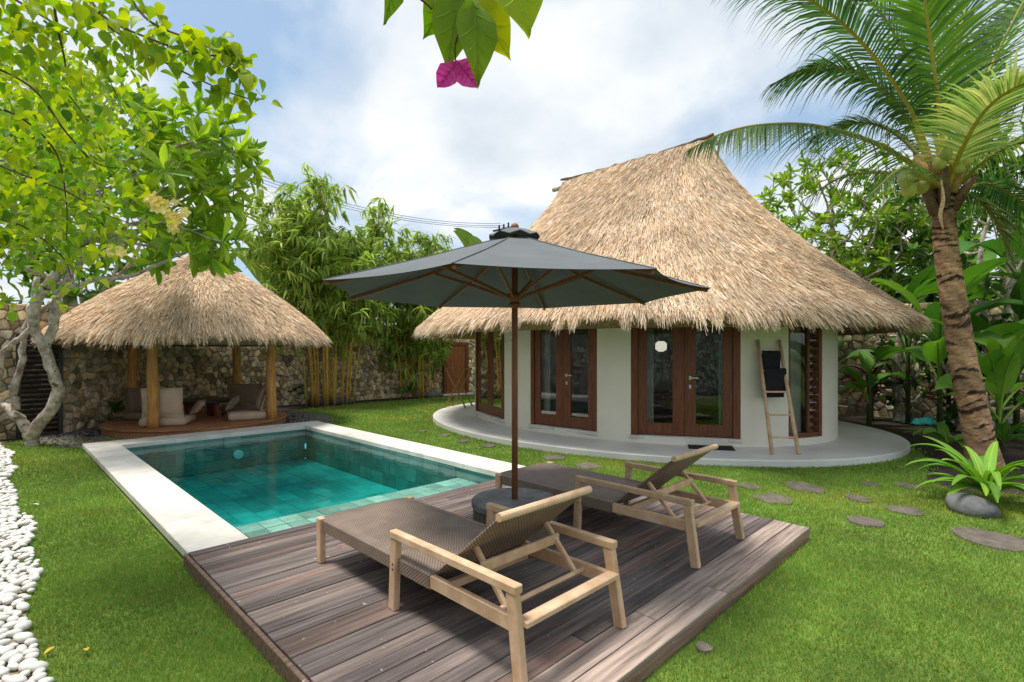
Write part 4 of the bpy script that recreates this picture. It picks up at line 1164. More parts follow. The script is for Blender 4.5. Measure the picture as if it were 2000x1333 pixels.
def panel_pts(r0, sag, zoff=0.0):
    vv = []; ff = []; n, m_ = 8, 8
    for k in range(8):
        A_, B_ = cor[k], cor[(k + 1) % 8]; base_ = len(vv)
        for i in range(n + 1):
            t_ = r0 + (1 - r0) * i / n
            for j in range(m_ + 1):
                s_ = j / m_; p_ = top + (A_ + (B_ - A_) * s_ - top) * t_
                p_ = p_ + Vector((0, 0, -sag * t_ * 4 * s_ * (1 - s_) - .012 * math.sin(math.pi * t_) + zoff))
                e_ = (p_ - Vector((UX, UY, p_.z))); p_ = p_ - e_ * (.05 * 4 * s_ * (1 - s_) * max(0, t_ - .8) / .2)
                vv.append(p_)
        for i in range(n):
            for j in range(m_): a = base_ + i * (m_ + 1) + j; ff.append((a, a + m_ + 1, a + m_ + 2, a + 1))
    return vv, ff
vv, ff = panel_pts(.1, .004); c1 = len(vv)
mb = MB(); mb.add(vv, ff); mb.add([v - Vector((0, 0, .004)) for v in vv], [f[::-1] for f in ff])
can = mb.build('canopy', 'canopy_cloth', um)
for k in range(8):   # hem and seams
    MB().tube([cor[k] + Vector((0, 0, .002)), top + (cor[k] - top) * .55 + Vector((0, 0, -.009)), top + (cor[k] - top) * .12 + Vector((0, 0, -.002))], .004, 6).build('seam', 'canopy_cloth', can)
vc = MB(); nn_ = 32; vv = []
for (r_, z_, wob) in ((.03, 2.452, 0), (.10, 2.432, .004), (.17, 2.40, .008), (.20, 2.385, .012)):
    for k in range(nn_): th = 2 * math.pi * k / nn_; vv.append((UX + r_ * math.cos(th), UY + r_ * math.sin(th), z_ + wob * math.sin(th * 8)))
vc.add(vv, [(i * nn_ + k, (i + 1) * nn_ + k, (i + 1) * nn_ + (k + 1) % nn_, i * nn_ + (k + 1) % nn_) for i in range(3) for k in range(nn_)])
vc.add([(v[0], v[1], v[2] - .006) for v in vv], [(i * nn_ + k, i * nn_ + (k + 1) % nn_, (i + 1) * nn_ + (k + 1) % nn_, (i + 1) * nn_ + k) for i in range(3) for k in range(nn_)])
vc.build('vent_cap', 'canopy_cloth', um, True)
MB().lathe((UX, UY, 0), [(.012, 2.44), (.03, 2.45), (.034, 2.465), (.022, 2.485), (.008, 2.492)], 14).build('finial', 'dark_teak', um, True)
HUBZ = 1.90
MB().lathe((UX, UY, HUBZ), [(.03, -.07), (.05, -.06), (.05, -.035), (.036, -.03), (.036, -.015), (.06, -.005), (.062, .03), (.045, .045), (.03, .05)], 18).build('hub', 'dark_teak', um, True)
MB().lathe((UX, UY, 2.34), [(.03, -.05), (.055, -.04), (.055, .0), (.03, .02)], 16).build('crown_hub', 'dark_teak', um, True)
for k in range(8):
    A_ = cor[k]; dirr = (A_ - top); p_end = A_ - dirr.normalized() * .02 + Vector((0, 0, -.022)); p_in = top + dirr * .04 + Vector((0, 0, -.055)); p_m = top + dirr * .5 + Vector((0, 0, -.062))
    rb = MB(); rb.beam(p_in, p_m, .018, .028); rb.beam(p_m, p_end, .018, .026); rb.build('rib', 'dark_teak', um)
    dn = Vector((dirr.x, dirr.y, 0)).normalized()
    MB().beam(Vector((UX, UY, HUBZ + .015)) + dn * .05, top + dirr * .46 + Vector((0, 0, -.07)), .016, .024).build('strut', 'dark_teak', um)

# ================================================================== ladder, towels, mat, stand
ld = empty('ladder', (8.1, 2.5, 0), 'light wooden ladder leaning on the white cottage wall', 'ladder')
l0, l1 = on(1508, 888), on(1560, 888)
def wall_hit(px, z, off):
    p_ = wpt(wall_phi(px, WA + off, WB + off), off, z); return p_
t0, t1 = wall_hit(1480, 1.66, .03), wall_hit(1522, 1.66, .03)
wv_ = (l1 - l0).normalized()
for a, b in ((l0, t0), (l1, t1)): MB().tube([a, a.lerp(b, .5) + Vector((0, 0, .0)), b], [.029, .027, .025], 10).build('rail', 'teak', ld, True)
for k in (.14, .33, .53, .72, .88): MB().tube([l0.lerp(t0, k), l1.lerp(t1, k)], .014, 8).build('rung', 'teak', ld)
lean = ((t0 + t1) / 2 - (l0 + l1) / 2).normalized(); ac = ((l1 - l0).normalized()); fn = ac.cross(lean).normalized()
if fn.dot(Vector((-1, -1, 0))) < 0: fn = -fn
def towel(k, s0, s1, hang, label, off, back):
    a = l0.lerp(t0, k); b = l1.lerp(t1, k); ac_ = (b - a); vv = []; ff = []; n, m_ = 10, 10
    # cross-section: front drop, over the rung, back drop
    sec = [fn * (off + .006) + Vector((0, 0, -hang * (1 - i / 6))) for i in range(7)]
    sec += [fn * (off * .6) + Vector((0, 0, .024)), Vector((0, 0, .03)), -fn * (off * .6) + Vector((0, 0, .024))] + [-fn * off + Vector((0, 0, -back * i / 4)) for i in range(5)]
    for i in range(n + 1):
        u = s0 + (s1 - s0) * i / n
        for j, q_ in enumerate(sec): vv.append(a + ac_ * u + q_ + fn * (.004 * math.sin(i * 1.7 + j * .8)))
    K = len(sec)
    for i in range(n):
        for j in range(K - 1): x_ = i * K + j; ff.append((x_, x_ + 1, x_ + K + 1, x_ + K))
    me = MB().add(vv, ff).build('towel', 'towel', None, True)
    so = me.modifiers.new('thick', 'SOLIDIFY'); so.thickness = .012; so.offset = 0
    return tag(me, label, 'towel', 'charcoal towels on the ladder')
towel(.88, .12, .90, .30, 'charcoal towel hanging over the upper ladder rung', .022, .26)
towel(.72, .10, 1.02, .33, 'charcoal towel hanging lower on the ladder, below the other towel', .034, .4)
mp_ = on(1388, 875); dmat = (D3[1] - D3[0]).normalized(); rot = Matrix((dmat, Vector((-dmat.y, dmat.x, 0)), Vector((0, 0, 1)))).transposed()
tag(MB().cbox(mp_ + Vector((0, 0, .008)), (.66, .36, .015), .004, rot).build('doormat', 'rubber'), 'dark rectangular doormat on the terrace before the wide door', 'doormat')
sp_ = on(889, 797); st = empty('folding_stand', sp_, 'folding wooden towel stand with crossed legs at the terrace tip', 'stand')
rt = Vector((S2, -S2, 0)); fw = Vector((S2, S2, 0))
for k in (0, .42):
    b_ = sp_ + fw * k + rt * (k * .35)
    MB().beam(b_ - rt * .27, b_ + rt * .25 + Vector((0, 0, 1.02)), .04, .055, fw).build('leg', 'stand_wood', st)
    MB().beam(b_ + rt * .27 + fw * .03, b_ - rt * .25 + fw * .03 + Vector((0, 0, 1.02)), .04, .055, fw).build('leg', 'stand_wood', st)
for sx_ in (-1, 1):
    a = sp_ + rt * (sx_ * .25) + Vector((0, 0, 1.02)); MB().beam(a, a + fw * .45 + rt * .15, .03, .03).build('rail', 'stand_wood', st)
# teal tarp under the right-hand bushes
tv = MB(); tc_ = on(1812, 830, LAWN); n = 16; vv = []
for i in range(n + 1):
    for j in range(7):
        u, v_ = i / n - .5, j / 6 - .5; z_ = .13 * (1 - (2 * v_) ** 2) * (1 - (2 * u) ** 4) + .025 * math.sin(i * 1.9 + j) ; p_ = tc_ + rt * (u * .8) + fw * (v_ * .4 + .05 * math.sin(i * .9)); vv.append((p_.x, p_.y, LAWN + .02 + max(z_, 0)))
tv.add(vv, [(i * 7 + j, (i + 1) * 7 + j, (i + 1) * 7 + j + 1, i * 7 + j + 1) for i in range(n) for j in range(6)])
o = tv.build('tarp', 'tarp', None, True); so = o.modifiers.new('thick', 'SOLIDIFY'); so.thickness = .01
tag(o, 'crumpled teal tarp on dark soil behind the terrace end', 'tarp')
# a few fallen leaves on the lawn
for i, (x_, y_, lab) in enumerate(((170, 1271, 'yellow fallen leaf on the grass near the white pebbles'), (108, 1263, 'brown curled leaf on the grass edge beside the pebbles'), (64, 985, 'pale fallen blossom petal on the lawn by the pebble strip'), (114, 873, 'white fallen blossom on the grass near the tree foot'))):
    p_ = on(x_, y_, LAWN + .04); V, Fq = OVAL; mb = MB(); s_ = .055
    ca, sa = math.cos(i * 2.1), math.sin(i * 2.1)
    mb.add([(p_.x + s_ * (v[0] * ca * 1.2 - v[1] * sa), p_.y + s_ * (v[0] * sa * 1.2 + v[1] * ca), LAWN + .04 + s_ * v[2]) for v in V], [tuple(f) for f in Fq])
    tag(mb.build('fallen_leaf', 'yellow_leaf' if i < 2 else 'pebble', None, True), lab, 'leaf', 'leaves fallen on the lawn')

# ================================================================== vegetation
def ell_pts(c, rad, n, shell=.0):
    v = rng.normal(0, 1, (n, 3)); v /= np.linalg.norm(v, axis=1)[:, None]; r_ = (shell + (1 - shell) * rng.random((n, 1))) ** (1 / 3.)
    return np.array(c) + v * r_ * np.array(rad)
def rosettes(tips, dirs, per, ln, tm, spread=(.15, 1.0), cA=(.07, .17, .02), cB=(.22, .38, .04), jit=.2, droop=0.0):
    Ms, T = [], []
    n = len(tips) * per; yaw = rng.random(n) * 6.283; pit = rng.uniform(*spread, n)
    D = np.repeat(dirs, per, 0); T = np.repeat(tips, per, 0) + rng.normal(0, .02, (n, 3))
    m_ = euler_mats(yaw, R(90) - pit * R(90), rng.normal(0, .35, n), np.ones(n))
    # turn the cone from +Z to the twig direction (partly)
    D = D / np.linalg.norm(D, axis=1)[:, None]; Z = np.array([0, 0, 1.]); ax = np.cross(np.tile(Z, (n, 1)), D); s_ = np.linalg.norm(ax, axis=1); c_ = D[:, 2]
    an = np.arctan2(s_, c_) * .8; ax = ax / np.maximum(s_, 1e-6)[:, None]
    K = np.zeros((n, 3, 3)); K[:, 0, 1] = -ax[:, 2]; K[:, 0, 2] = ax[:, 1]; K[:, 1, 0] = ax[:, 2]; K[:, 1, 2] = -ax[:, 0]; K[:, 2, 0] = -ax[:, 1]; K[:, 2, 1] = ax[:, 0]
    Rm = np.eye(3) + np.sin(an)[:, None, None] * K + (1 - np.cos(an))[:, None, None] * (K @ K)
    m_ = (Rm @ m_) * (ln * rng.uniform(.6, 1.2, n))[:, None, None]
    return m_, T, lerp_col(cA, cB, n, jit)
def tree(name, label, start, attract, r0, ln, per, tm, mat, cA, cB, nparts=0, group=None, pw=.5, bark='bark_grey', spread=(.2, 1.05), step=.17, infl=1.2, kill=.3, extra=None, up=.1, inner=0.0):
    ro = empty(name, start[0], label, 'tree', group)
    nd, par, cnt, kids = grow(start, attract, step, infl, kill, up=up)
    branches(nd, par, cnt, r0, pw).build('trunk', bark, ro, True)
    tipi = [i for i in range(1, len(nd)) if kids[i] == 0]
    if inner: tipi += [i for i in range(len(start) + 4, len(nd)) if kids[i] == 1 and rng.random() < inner]
    tips = nd[tipi]; dirs = nd[tipi] - nd[[par[i] for i in tipi]] + 1e-6
    if extra is not None: tips = np.vstack([tips, extra]); dirs = np.vstack([dirs, np.tile([0, 0, 1.], (len(extra), 1))])
    Ms, T, C = rosettes(tips, dirs, per, ln, tm, spread, cA, cB)
    if nparts: leaf_parts(ro, tm, Ms, T, C, mat, 'leaf', 'crown', nparts)
    else:
        V, FF = scatter(tm, Ms, T); tag(mesh_np('crown', V, FF, mat, ro, np.repeat(C, len(tm[0]), 0), True), kind='stuff')
    return ro, tips

# ---- frangipani at the left, by the pavilion
b0 = on(60, 868, LAWN)
def fp(x_, y_, d_): return tuple(at(x_, y_, d_))
stem_main = [fp(60, 874, 8.7), fp(66, 845, 8.7), fp(98, 800, 8.6), fp(112, 755, 8.6), fp(98, 712, 8.5), fp(88, 680, 8.5), fp(66, 640, 8.4), fp(72, 590, 8.3), fp(92, 560, 8.2)]
att = np.vstack([ell_pts(at(250, 350, 8.0), (1.6, 1.6, 1.35), 430), ell_pts(at(400, 330, 8.4), (.95, .95, 1.0), 170), ell_pts(at(395, 480, 7.9), (.6, .6, .35), 50), ell_pts(at(120, 280, 7.6), (1.2, 1.2, 1.2), 130)])
fr, ftips = tree('frangipani_tree', 'pale barked frangipani tree with long leaves overhanging the pavilion', bez(stem_main, 24), att, .075, .36, 11, PLUM, 'leaf', (.14, .28, .026), (.40, .54, .055), 300, step=.14, infl=.9, kill=.21, pw=.42)
def limb(root, pts, r_a, r_b, mat='bark_grey', nm='limb', n=18, wob=.012):
    p_ = bez(pts, n); p_ = [q_ + Vector(rng.normal(0, wob, 3)) for q_ in p_]; m_ = len(p_)
    return MB().tube(p_, [r_a + (r_b - r_a) * i / (m_ - 1) + .004 * math.sin(i * 1.7) for i in range(m_)], 9).build(nm, mat, root, True)
limb(fr, [fp(60, 878, 8.7), fp(64, 848, 8.7), fp(100, 800, 8.6), fp(113, 757, 8.6), fp(97, 712, 8.5), fp(86, 678, 8.5), fp(104, 640, 8.45), fp(110, 590, 8.4), fp(112, 555, 8.3)], .10, .06)
limb(fr, [fp(62, 860, 8.7), fp(38, 820, 8.75), fp(5, 790, 8.8), fp(-30, 770, 8.8)], .085, .055)
limb(fr, [fp(30, 800, 8.7), fp(28, 760, 8.7), fp(45, 700, 8.75), fp(50, 640, 8.8), fp(66, 590, 8.8), fp(72, 540, 8.8)], .058, .04)
limb(fr, [fp(98, 600, 8.4), fp(130, 565, 8.3), fp(190, 548, 8.1), fp(250, 540, 8.0), fp(310, 515, 7.9), fp(370, 490, 7.8)], .045, .02)
limb(fr, [fp(0, 740, 8.6), fp(8, 690, 8.6), fp(40, 660, 8.5), fp(75, 625, 8.5), fp(100, 590, 8.4)], .045, .04)
limb(fr, [fp(112, 560, 8.3), fp(90, 540, 8.2), fp(60, 530, 8.0), fp(20, 505, 7.9)], .05, .03)
limb(fr, [fp(120, 560, 8.3), fp(180, 480, 8.2), fp(215, 400, 8.1), fp(270, 340, 8.0)], .05, .025)
for k, (x_, y_, d_) in enumerate(((304, 396, 7.2), (352, 424, 7.3), (345, 440, 7.3), (225, 495, 7.0))):      # blossom clusters
    n = 16 if k == 0 else 7; c_ = np.array(at(x_, y_, d_)); T = c_ + rng.normal(0, 1, (n, 3)) * np.array([.10, .10, .05]) * (1 if k == 0 else .7)
    for q_ in T:
        Ms = euler_mats(np.arange(5) * 1.257 + rng.random() * 6, np.full(5, .5), np.full(5, .3), np.full(5, .08)); Ms = np.array(Vector((0, 0, 1)).rotation_difference(Vector((-.6 + rng.normal(0, .3), -.65 + rng.normal(0, .3), .25 + rng.normal(0, .3)))).to_matrix()) @ Ms; V, FF = scatter(PETAL, Ms, np.tile(q_, (5, 1)))
        mesh_np('blossom', V, FF, 'flower', fr, None, True)

# ---- bougainvillea hanging in from the left and above
bo = empty('bougainvillea', (-.9, 4.2, LAWN), 'yellow green bougainvillea arching in from the upper left corner', 'bush')
limb(bo, [(-.9, 4.2, LAWN), (-.85, 4.3, 1.2), (-.7, 4.2, 2.4), (-.45, 4.0, 3.1)], .05, .03, 'twig', 'stem')
twigs = [[(60, -60, 2.6), (180, 30, 2.5), (300, 110, 2.4), (420, 170, 2.3), (490, 195, 2.25)],
         [(150, -50, 2.5), (200, 30, 2.4), (290, 75, 2.3), (380, 105, 2.2), (440, 115, 2.2), (490, 165, 2.2)],
         [(230, -40, 2.4), (290, 40, 2.3), (380, 80, 2.2), (440, 110, 2.15)],
         [(-60, 110, 2.7), (60, 170, 2.7), (130, 260, 2.8), (190, 320, 2.9), (250, 330, 3.0)],
         [(-60, 300, 3.0), (40, 340, 3.0), (130, 375, 3.1), (210, 420, 3.2), (265, 440, 3.2)],
         [(100, -50, 2.5), (110, 40, 2.5), (125, 110, 2.55), (130, 150, 2.6)],
         [(-60, 20, 2.4), (20, 50, 2.4), (20, 70, 2.45)], [(-50, 200, 2.8), (40, 230, 2.9), (110, 300, 3.1), (130, 400, 3.2), (130, 470, 3.2)],
         [(-60, 420, 3.2), (40, 440, 3.2), (120, 500, 3.3), (140, 545, 3.3)], [(-40, -40, 2.6), (80, 30, 2.7), (180, 100, 2.8), (230, 190, 2.9)],
         [(-50, 60, 3.2), (70, 120, 3.3), (160, 220, 3.4), (200, 300, 3.5)]]
bT, bC = [], []
for k, tw in enumerate(twigs):
    p_ = bez([at(*q_) for q_ in tw], 26); MB().tube(p_, [.007 - .0045 * i / (len(p_) - 1) for i in range(len(p_))], 6).build('twig', 'twig', bo)
    for i, q_ in enumerate(p_):
        for _ in range(3):
            sp = .05 if k in (0, 1, 2) else .13
            bT.append(np.array(q_) + rng.normal(0, sp, 3) * np.array([1, 1, .8])); bC.append(k)
for (x_, y_, d_, rx, rz, n) in ((50, 330, 3.5, .6, .55, 430), (90, 430, 3.5, .5, .35, 330), (10, 170, 3.2, .42, .45, 130), (60, 250, 4.2, .8, .7, 420), (150, 180, 4.0, .5, .4, 130), (30, 530, 3.6, .42, .3, 80), (200, 60, 2.5, .28, .12, 34), (40, 50, 2.5, .22, .2, 30), (140, 270, 3.4, .4, .25, 70), (462, 140, 2.2, .06, .12, 12)):
    c_ = at(x_, y_, d_); bT += list(ell_pts(c_, (rx, rx, rz), n)); bC += [9] * n
bT = np.array(bT); n = len(bT)
Ms = euler_mats(rng.random(n) * 6.283, rng.normal(-.55, .5, n), rng.normal(0, .5, n), rng.uniform(.045, .078, n))
C = lerp_col((.17, .31, .022), (.45, .52, .035), n, .14); dk = rng.random(n) < .22; C[dk] *= np.array([.5, .72, .9])
leaf_parts(bo, HEART, Ms, bT, C, 'leaf', 'leaf', 'leaves', 300)

# ---- sprig hanging into the top centre
sg = empty('bougainvillea_sprig', at(905, -200, .72), 'bougainvillea sprig with two magenta bracts hanging at top centre', 'plant')
def sp(x_, y_, d_=.72): return at(x_, y_, d_)
pth = bez([sp(925, -220), sp(912, -60), sp(906, 20), sp(900, 55), sp(889, 88), sp(890, 125)], 16)
MB().tube(pth, [.0022 - .0012 * i / len(pth) for i in range(len(pth))], 6).build('stem', 'twig', sg)
pth = bez([sp(760, -160), sp(800, -30), sp(838, 12), sp(842, 18)], 9); MB().tube(pth, .0016, 6).build('twig', 'twig', sg)
up_ = Vector((0, 0, 1)); rgt = Vector((S2, -S2, 0)); fwd = Vector((S2, S2, 0))
def sprig_leaf(x0, y0, x1, y1, wd, cc, d_=.72, turn=0.0, mat='leaf', nm='leaf', tip=0.0):
    a, b = sp(x0, y0, d_), sp(x1, y1, d_ - .01); Y = (b - a); ln = Y.length; Y.normalize()
    Z = (-fwd * math.cos(turn) + rgt * math.sin(turn)); X = Y.cross(Z).normalized(); Z = X.cross(Y)
    prof = [(0, .02), (.1, .15), (.25, .32), (.42, .42), (.58, .42), (.74, .34), (.88, .19), (.96, .08), (1, .008)] if nm == 'bract' else [(0, .03), (.04, .2), (.14, .36), (.3, .44), (.5, .42), (.68, .31), (.82, .15), (.92, .05), (1.0, .006)]
    V = []; ff = []; n = len(prof); ws = (-1, -.5, 0, .5, 1)
    for (yy_, hw) in prof:
        for u in ws:
            w_ = u * hw * wd; z_ = .22 * abs(w_) + .05 * math.sin(yy_ * 9 + u * 2) * abs(u) - .16 * yy_ * yy_
            V.append(a + (X * w_ * (1 + .05 * math.sin(yy_ * 17 + u)) + Y * yy_ + Z * (z_ * .9)) * ln)
    for i in range(n - 1):
        for j in range(4): k_ = i * 5 + j; ff.append((k_, k_ + 1, k_ + 6, k_ + 5))
    mb = MB(); mb.cur = (*cc, 1); mb.add(V, ff); lf = mb.build(nm, mat, sg, True)
    mr = MB(); mr.cur = (*(min(1, q_ * 1.7 + .02) for q_ in cc), 1); mr.tube([V[i * 5 + 2] - Z * (.004 * ln) for i in range(n)], [.0011 * (1 - .8 * i / n) for i in range(n)], 5)
    for i in range(1, 6):
        for s_ in (-1, 1):
            e_ = V[(i + 1) * 5 + 2 + 2 * s_]; mr.tube([V[i * 5 + 2], V[i * 5 + 2].lerp(e_, .5) + Y * (.01 * ln) - Z * .0003, V[i * 5 + 2].lerp(e_, .88)], [.0006, .0005, .0002], 4)
    mr.build('veins', mat, lf); return lf
sprig_leaf(900, -30, 870, 126, .60, (.17, .28, .012)); sprig_leaf(925, 5, 940, 157, .56, (.17, .28, .012), .70, .3); sprig_leaf(860, -60, 880, 60, .6, (.16, .3, .014), .78, .4); sprig_leaf(960, -60, 962, 70, .6, (.24, .36, .014), .79, -.3)
sprig_leaf(920, -20, 990, 108, .72, (.42, .46, .02), .75, -.4); sprig_leaf(985, -80, 1039, 56, .9, (.30, .40, .015), .71, .2)
sprig_leaf(880, -20, 832, 70, .75, (.13, .26, .014), .76, .5); sprig_leaf(770, -60, 762, 42, .5, (.12, .22, .014), .72, .9)
sprig_leaf(890, -10, 905, 95, .5, (.36, .42, .02), .77, -.2); sprig_leaf(850, -50, 850, 20, .6, (.34, .4, .02), .75, .2); sprig_leaf(950, -70, 920, 40, .8, (.2, .34, .02), .78, 0)
sprig_leaf(893, 122, 857, 167, .8, (1, 1, 1), .72, .3, 'bract', 'bract'); sprig_leaf(891, 118, 928, 166, .85, (1, 1, 1), .715, -.4, 'bract', 'bract'); None
MB().tube([sp(886, 128), sp(883, 161)], [.0012, .0016], 6).build('flower_tube', 'twig', sg)

# ---- bamboo
def bamboo(label, cx, cy, ncul, h0, h1, spread, nspr, cA, cB, lean=(0, 0), low=1.6, yellow=1.0):
    ro = empty('bamboo', (cx, cy, LAWN), label, 'bamboo', 'bamboo clumps along the back wall'); T = []; D = []
    for k in range(ncul):
        a = rng.random() * 6.283; r_ = math.sqrt(rng.random()); bx_, by_ = cx + .62 * r_ * math.cos(a) * 1.2, cy + .3 * r_ * math.sin(a); h = rng.uniform(h0, h1)
        ox, oy = lean[0] + spread * r_ * math.cos(a), lean[1] + spread * .6 * r_ * math.sin(a); path = []; rads = []; r0 = rng.uniform(.015, .027); nseg = 14
        for i in range(nseg + 1):
            t_ = i / nseg; path.append((bx_ + ox * t_ ** 2.0, by_ + oy * t_ ** 2.0, LAWN + h * (t_ - .10 * t_ ** 4))); rads.append(r0 * (1 - .8 * t_) * (1.12 if i % 2 else .95))
        mb = MB(); g_ = rng.random(); mb.cur = (1.0 - .3 * (g_ < .15), 1.0, 1 - .3 * g_, 1); mb.tube(path, rads, 7); mb.build('culm', 'culm', ro, True)
        for _ in range(nspr):
            t_ = (low / h) + (1 - low / h) * rng.random() ** .75; p_ = np.array([bx_ + ox * t_ ** 2, by_ + oy * t_ ** 2, LAWN + h * (t_ - .10 * t_ ** 4)])
            off = rng.normal(0, 1, 3) * np.array([.42, .42, .22]) * (.5 + .8 * math.sin(math.pi * min(t_, .95))); q_ = p_ + off; T.append(q_); D.append(off)
            if rng.random() < .25: MB_br.append((p_, q_))
    T = np.array(T); n = len(T); per = 8
    TT = np.repeat(T, per, 0); yaw = np.repeat(rng.random(n) * 6.283, per) + rng.normal(0, .75, n * per); pit = np.repeat(rng.normal(-.35, .35, n), per) + rng.normal(-.1, .4, n * per)
    Ms = euler_mats(yaw, pit, rng.normal(0, .4, n * per), rng.uniform(.24, .46, n * per)); C = lerp_col(cA, cB, n * per, .2)
    br = np.repeat(.75 + .5 * rng.random(n), per); C *= br[:, None]
    V, FF = scatter(BAMB, Ms, TT + rng.normal(0, .04, TT.shape)); tag(mesh_np('foliage', V, FF, 'leaf', ro, np.repeat(C, len(BAMB[0]), 0), True), kind='stuff')
    mb = MB(); mb.cur = (.9, .9, .7, 1)
    for (a, b) in MB_br: mb.tube([a, b], [.006, .003], 4, cap=False)
    if MB_br: tag(mb.build('branchlets', 'culm', ro), kind='stuff')
    MB_br.clear()
MB_br = []
bamboo('tall yellow stemmed bamboo clump beside the small pavilion', 7.05, 14.6, 27, 4.2, 7.2, 1.4, 54, (.13, .25, .04), (.46, .54, .12), (-.1, -.2), 2.1)
bamboo('lower bamboo clump in front of the wall near the wooden garden door', 10.25, 14.7, 18, 4.0, 6.9, .95, 44, (.10, .21, .035), (.38, .46, .09), (-.3, 0), 1.1)
bamboo('slender bamboo clump between the two larger clumps', 9.2, 16.3, 9, 5.0, 6.6, 1.0, 20, (.10, .20, .03), (.32, .42, .07), (0, 0), 3.0)

# ---- big leaved plants
def big_leaf(root, base, az, pitch, ln, wd, droop, cc, nm='leaf', stalk=.35, tear=0.0, mat='leaf_thick', twist=0.0):
    n = 14; p_ = Vector(base); el = pitch; path = [p_.copy()]; seg = ln / n; tang = []
    hz_ = Vector((math.cos(az), math.sin(az), 0))
    for i in range(n):
        t_ = i / n; d_ = hz_ * math.cos(el) + Vector((0, 0, math.sin(el))); tang.append(d_); p_ = p_ + d_ * seg; path.append(p_.copy()); el -= droop / n * (0.4 + 1.6 * t_)
    tang.append(tang[-1]); side0 = Vector((-math.sin(az), math.cos(az), 0)); vv = []; ff = []; us = (-1, -.6, 0, .6, 1)
    for i in range(n + 1):
        t_ = i / n; s_ = max(0, (t_ - stalk) / (1 - stalk)); hw = wd / 2 * (math.sin(math.pi * min(s_ ** .75, 1)) ** .7 if 0 < s_ < 1 else 0) + .006
        sd = side0 * math.cos(twist) + tang[i].cross(side0) * math.sin(twist); upn = sd.cross(tang[i]).normalized()
        for u in us:
            vv.append(path[i] + sd * (u * hw) + upn * (.3 * hw * abs(u) ** 1.3 + .05 * hw * math.sin(i * 2.3 + u * 3)) * (1 if upn.z > 0 else -1) - tang[i] * (abs(u) * hw * .35))
    for i in range(n):
        for j in range(4): a = i * 5 + j; ff.append((a, a + 1, a + 6, a + 5))
    mb = MB(); mb.cur = (*cc, 1); mb.add(vv, ff); lf = mb.build(nm, mat, root, True)
    mb = MB(); mb.cur = (cc[0] * 1.7, cc[1] * 1.35, cc[2] * 1.6, 1); mb.tube(path, [.014 * (1 - .8 * i / n) * min(1.3, ln) + .002 for i in range(n + 1)], 5); mb.build('midrib', mat, lf)
    return lf
def broad_plant(name, label, loc, nleaf, h, ln, wd, cA, cB, cat='plant', group=None, stem=True, droop=1.3, az0=None, azr=6.283, stalk=.35, pit=(.7, 1.4)):
    ro = empty(name, loc, label, cat, group)
    if stem: MB().tube([loc, (loc[0] + .03, loc[1], loc[2] + h * .6), (loc[0], loc[1] + .03, loc[2] + h)], [.05, .04, .03], 9).build('stem', 'stem_green', ro, True)
    for k in range(nleaf):
        c_ = lerp_col(cA, cB, 1)[0]; az = (az0 if az0 is not None else 0) + (rng.random() - .5) * azr if az0 is not None else k * 2.4 + rng.random()
        hb = h * (.35 + .65 * rng.random()) if stem else h
        big_leaf(ro, (loc[0], loc[1], loc[2] + hb), az, rng.uniform(*pit), ln * rng.uniform(.75, 1.2), wd * rng.uniform(.8, 1.2), droop * rng.uniform(.6, 1.4), tuple(c_), stalk=stalk, twist=rng.normal(0, .35))
    return ro
GA, GB = (.045, .135, .02), (.15, .33, .035)
TOCAM = R(225)
brp = [((10.7, .35, LAWN), 11, 1.3, 1.5, .36, 'bright broad leaved heliconia right of the palm trunk', (.09, .24, .03), (.24, .44, .05)),
       ((11.6, -.2, LAWN), 11, 2.0, 1.7, .42, 'tall heliconia at the right picture edge behind the palm', (.05, .15, .02), (.17, .34, .04)),
       ((12.3, 1.2, LAWN), 10, 2.1, 1.6, .42, 'heliconia standing directly behind the palm trunk', GA, GB), ((13.2, .2, LAWN), 11, 3.1, 1.9, .5, 'tallest banana like plant behind the palm crown at right', GA, GB),
       ((14.0, 1.9, LAWN), 10, 2.2, 1.6, .4, 'dark broad leaved plant between palm and stone wall', (.03, .09, .015), (.1, .25, .03)), ((14.3, 3.4, LAWN), 9, 1.9, 1.3, .36, 'broad leaved plant in the shade by the right end of the cottage', (.03, .09, .015), (.10, .25, .03)),
       ((14.2, 5.0, LAWN), 9, 2.5, 1.4, .36, 'broad leaved plant half hidden behind the cottage eave', GA, GB), ((12.9, 2.4, LAWN), 7, 1.1, .95, .3, 'low philodendron like plant beside the terrace end', GA, GB)]
for (loc, nl, h, ln, wd, lab, cA, cB) in brp: broad_plant('broad_leaf_plant', lab, loc, nl, h, ln, wd, cA, cB, 'plant', 'broad leaved plants along the right wall')
for (loc, lab) in (((14.2, 2.6, LAWN), 'red leaved cordyline against the shaded stone wall'), ((13.7, 1.2, LAWN), 'red leaved cordyline close behind the palm trunk'), ((12.5, -.6, LAWN), 'red leaved cordyline under the heliconia at right')):
    broad_plant('cordyline', lab, loc, 16, 1.1, .55, .11, (.10, .012, .015), (.26, .04, .03), 'plant', 'red cordylines', pit=(.2, 1.3), stalk=.12)
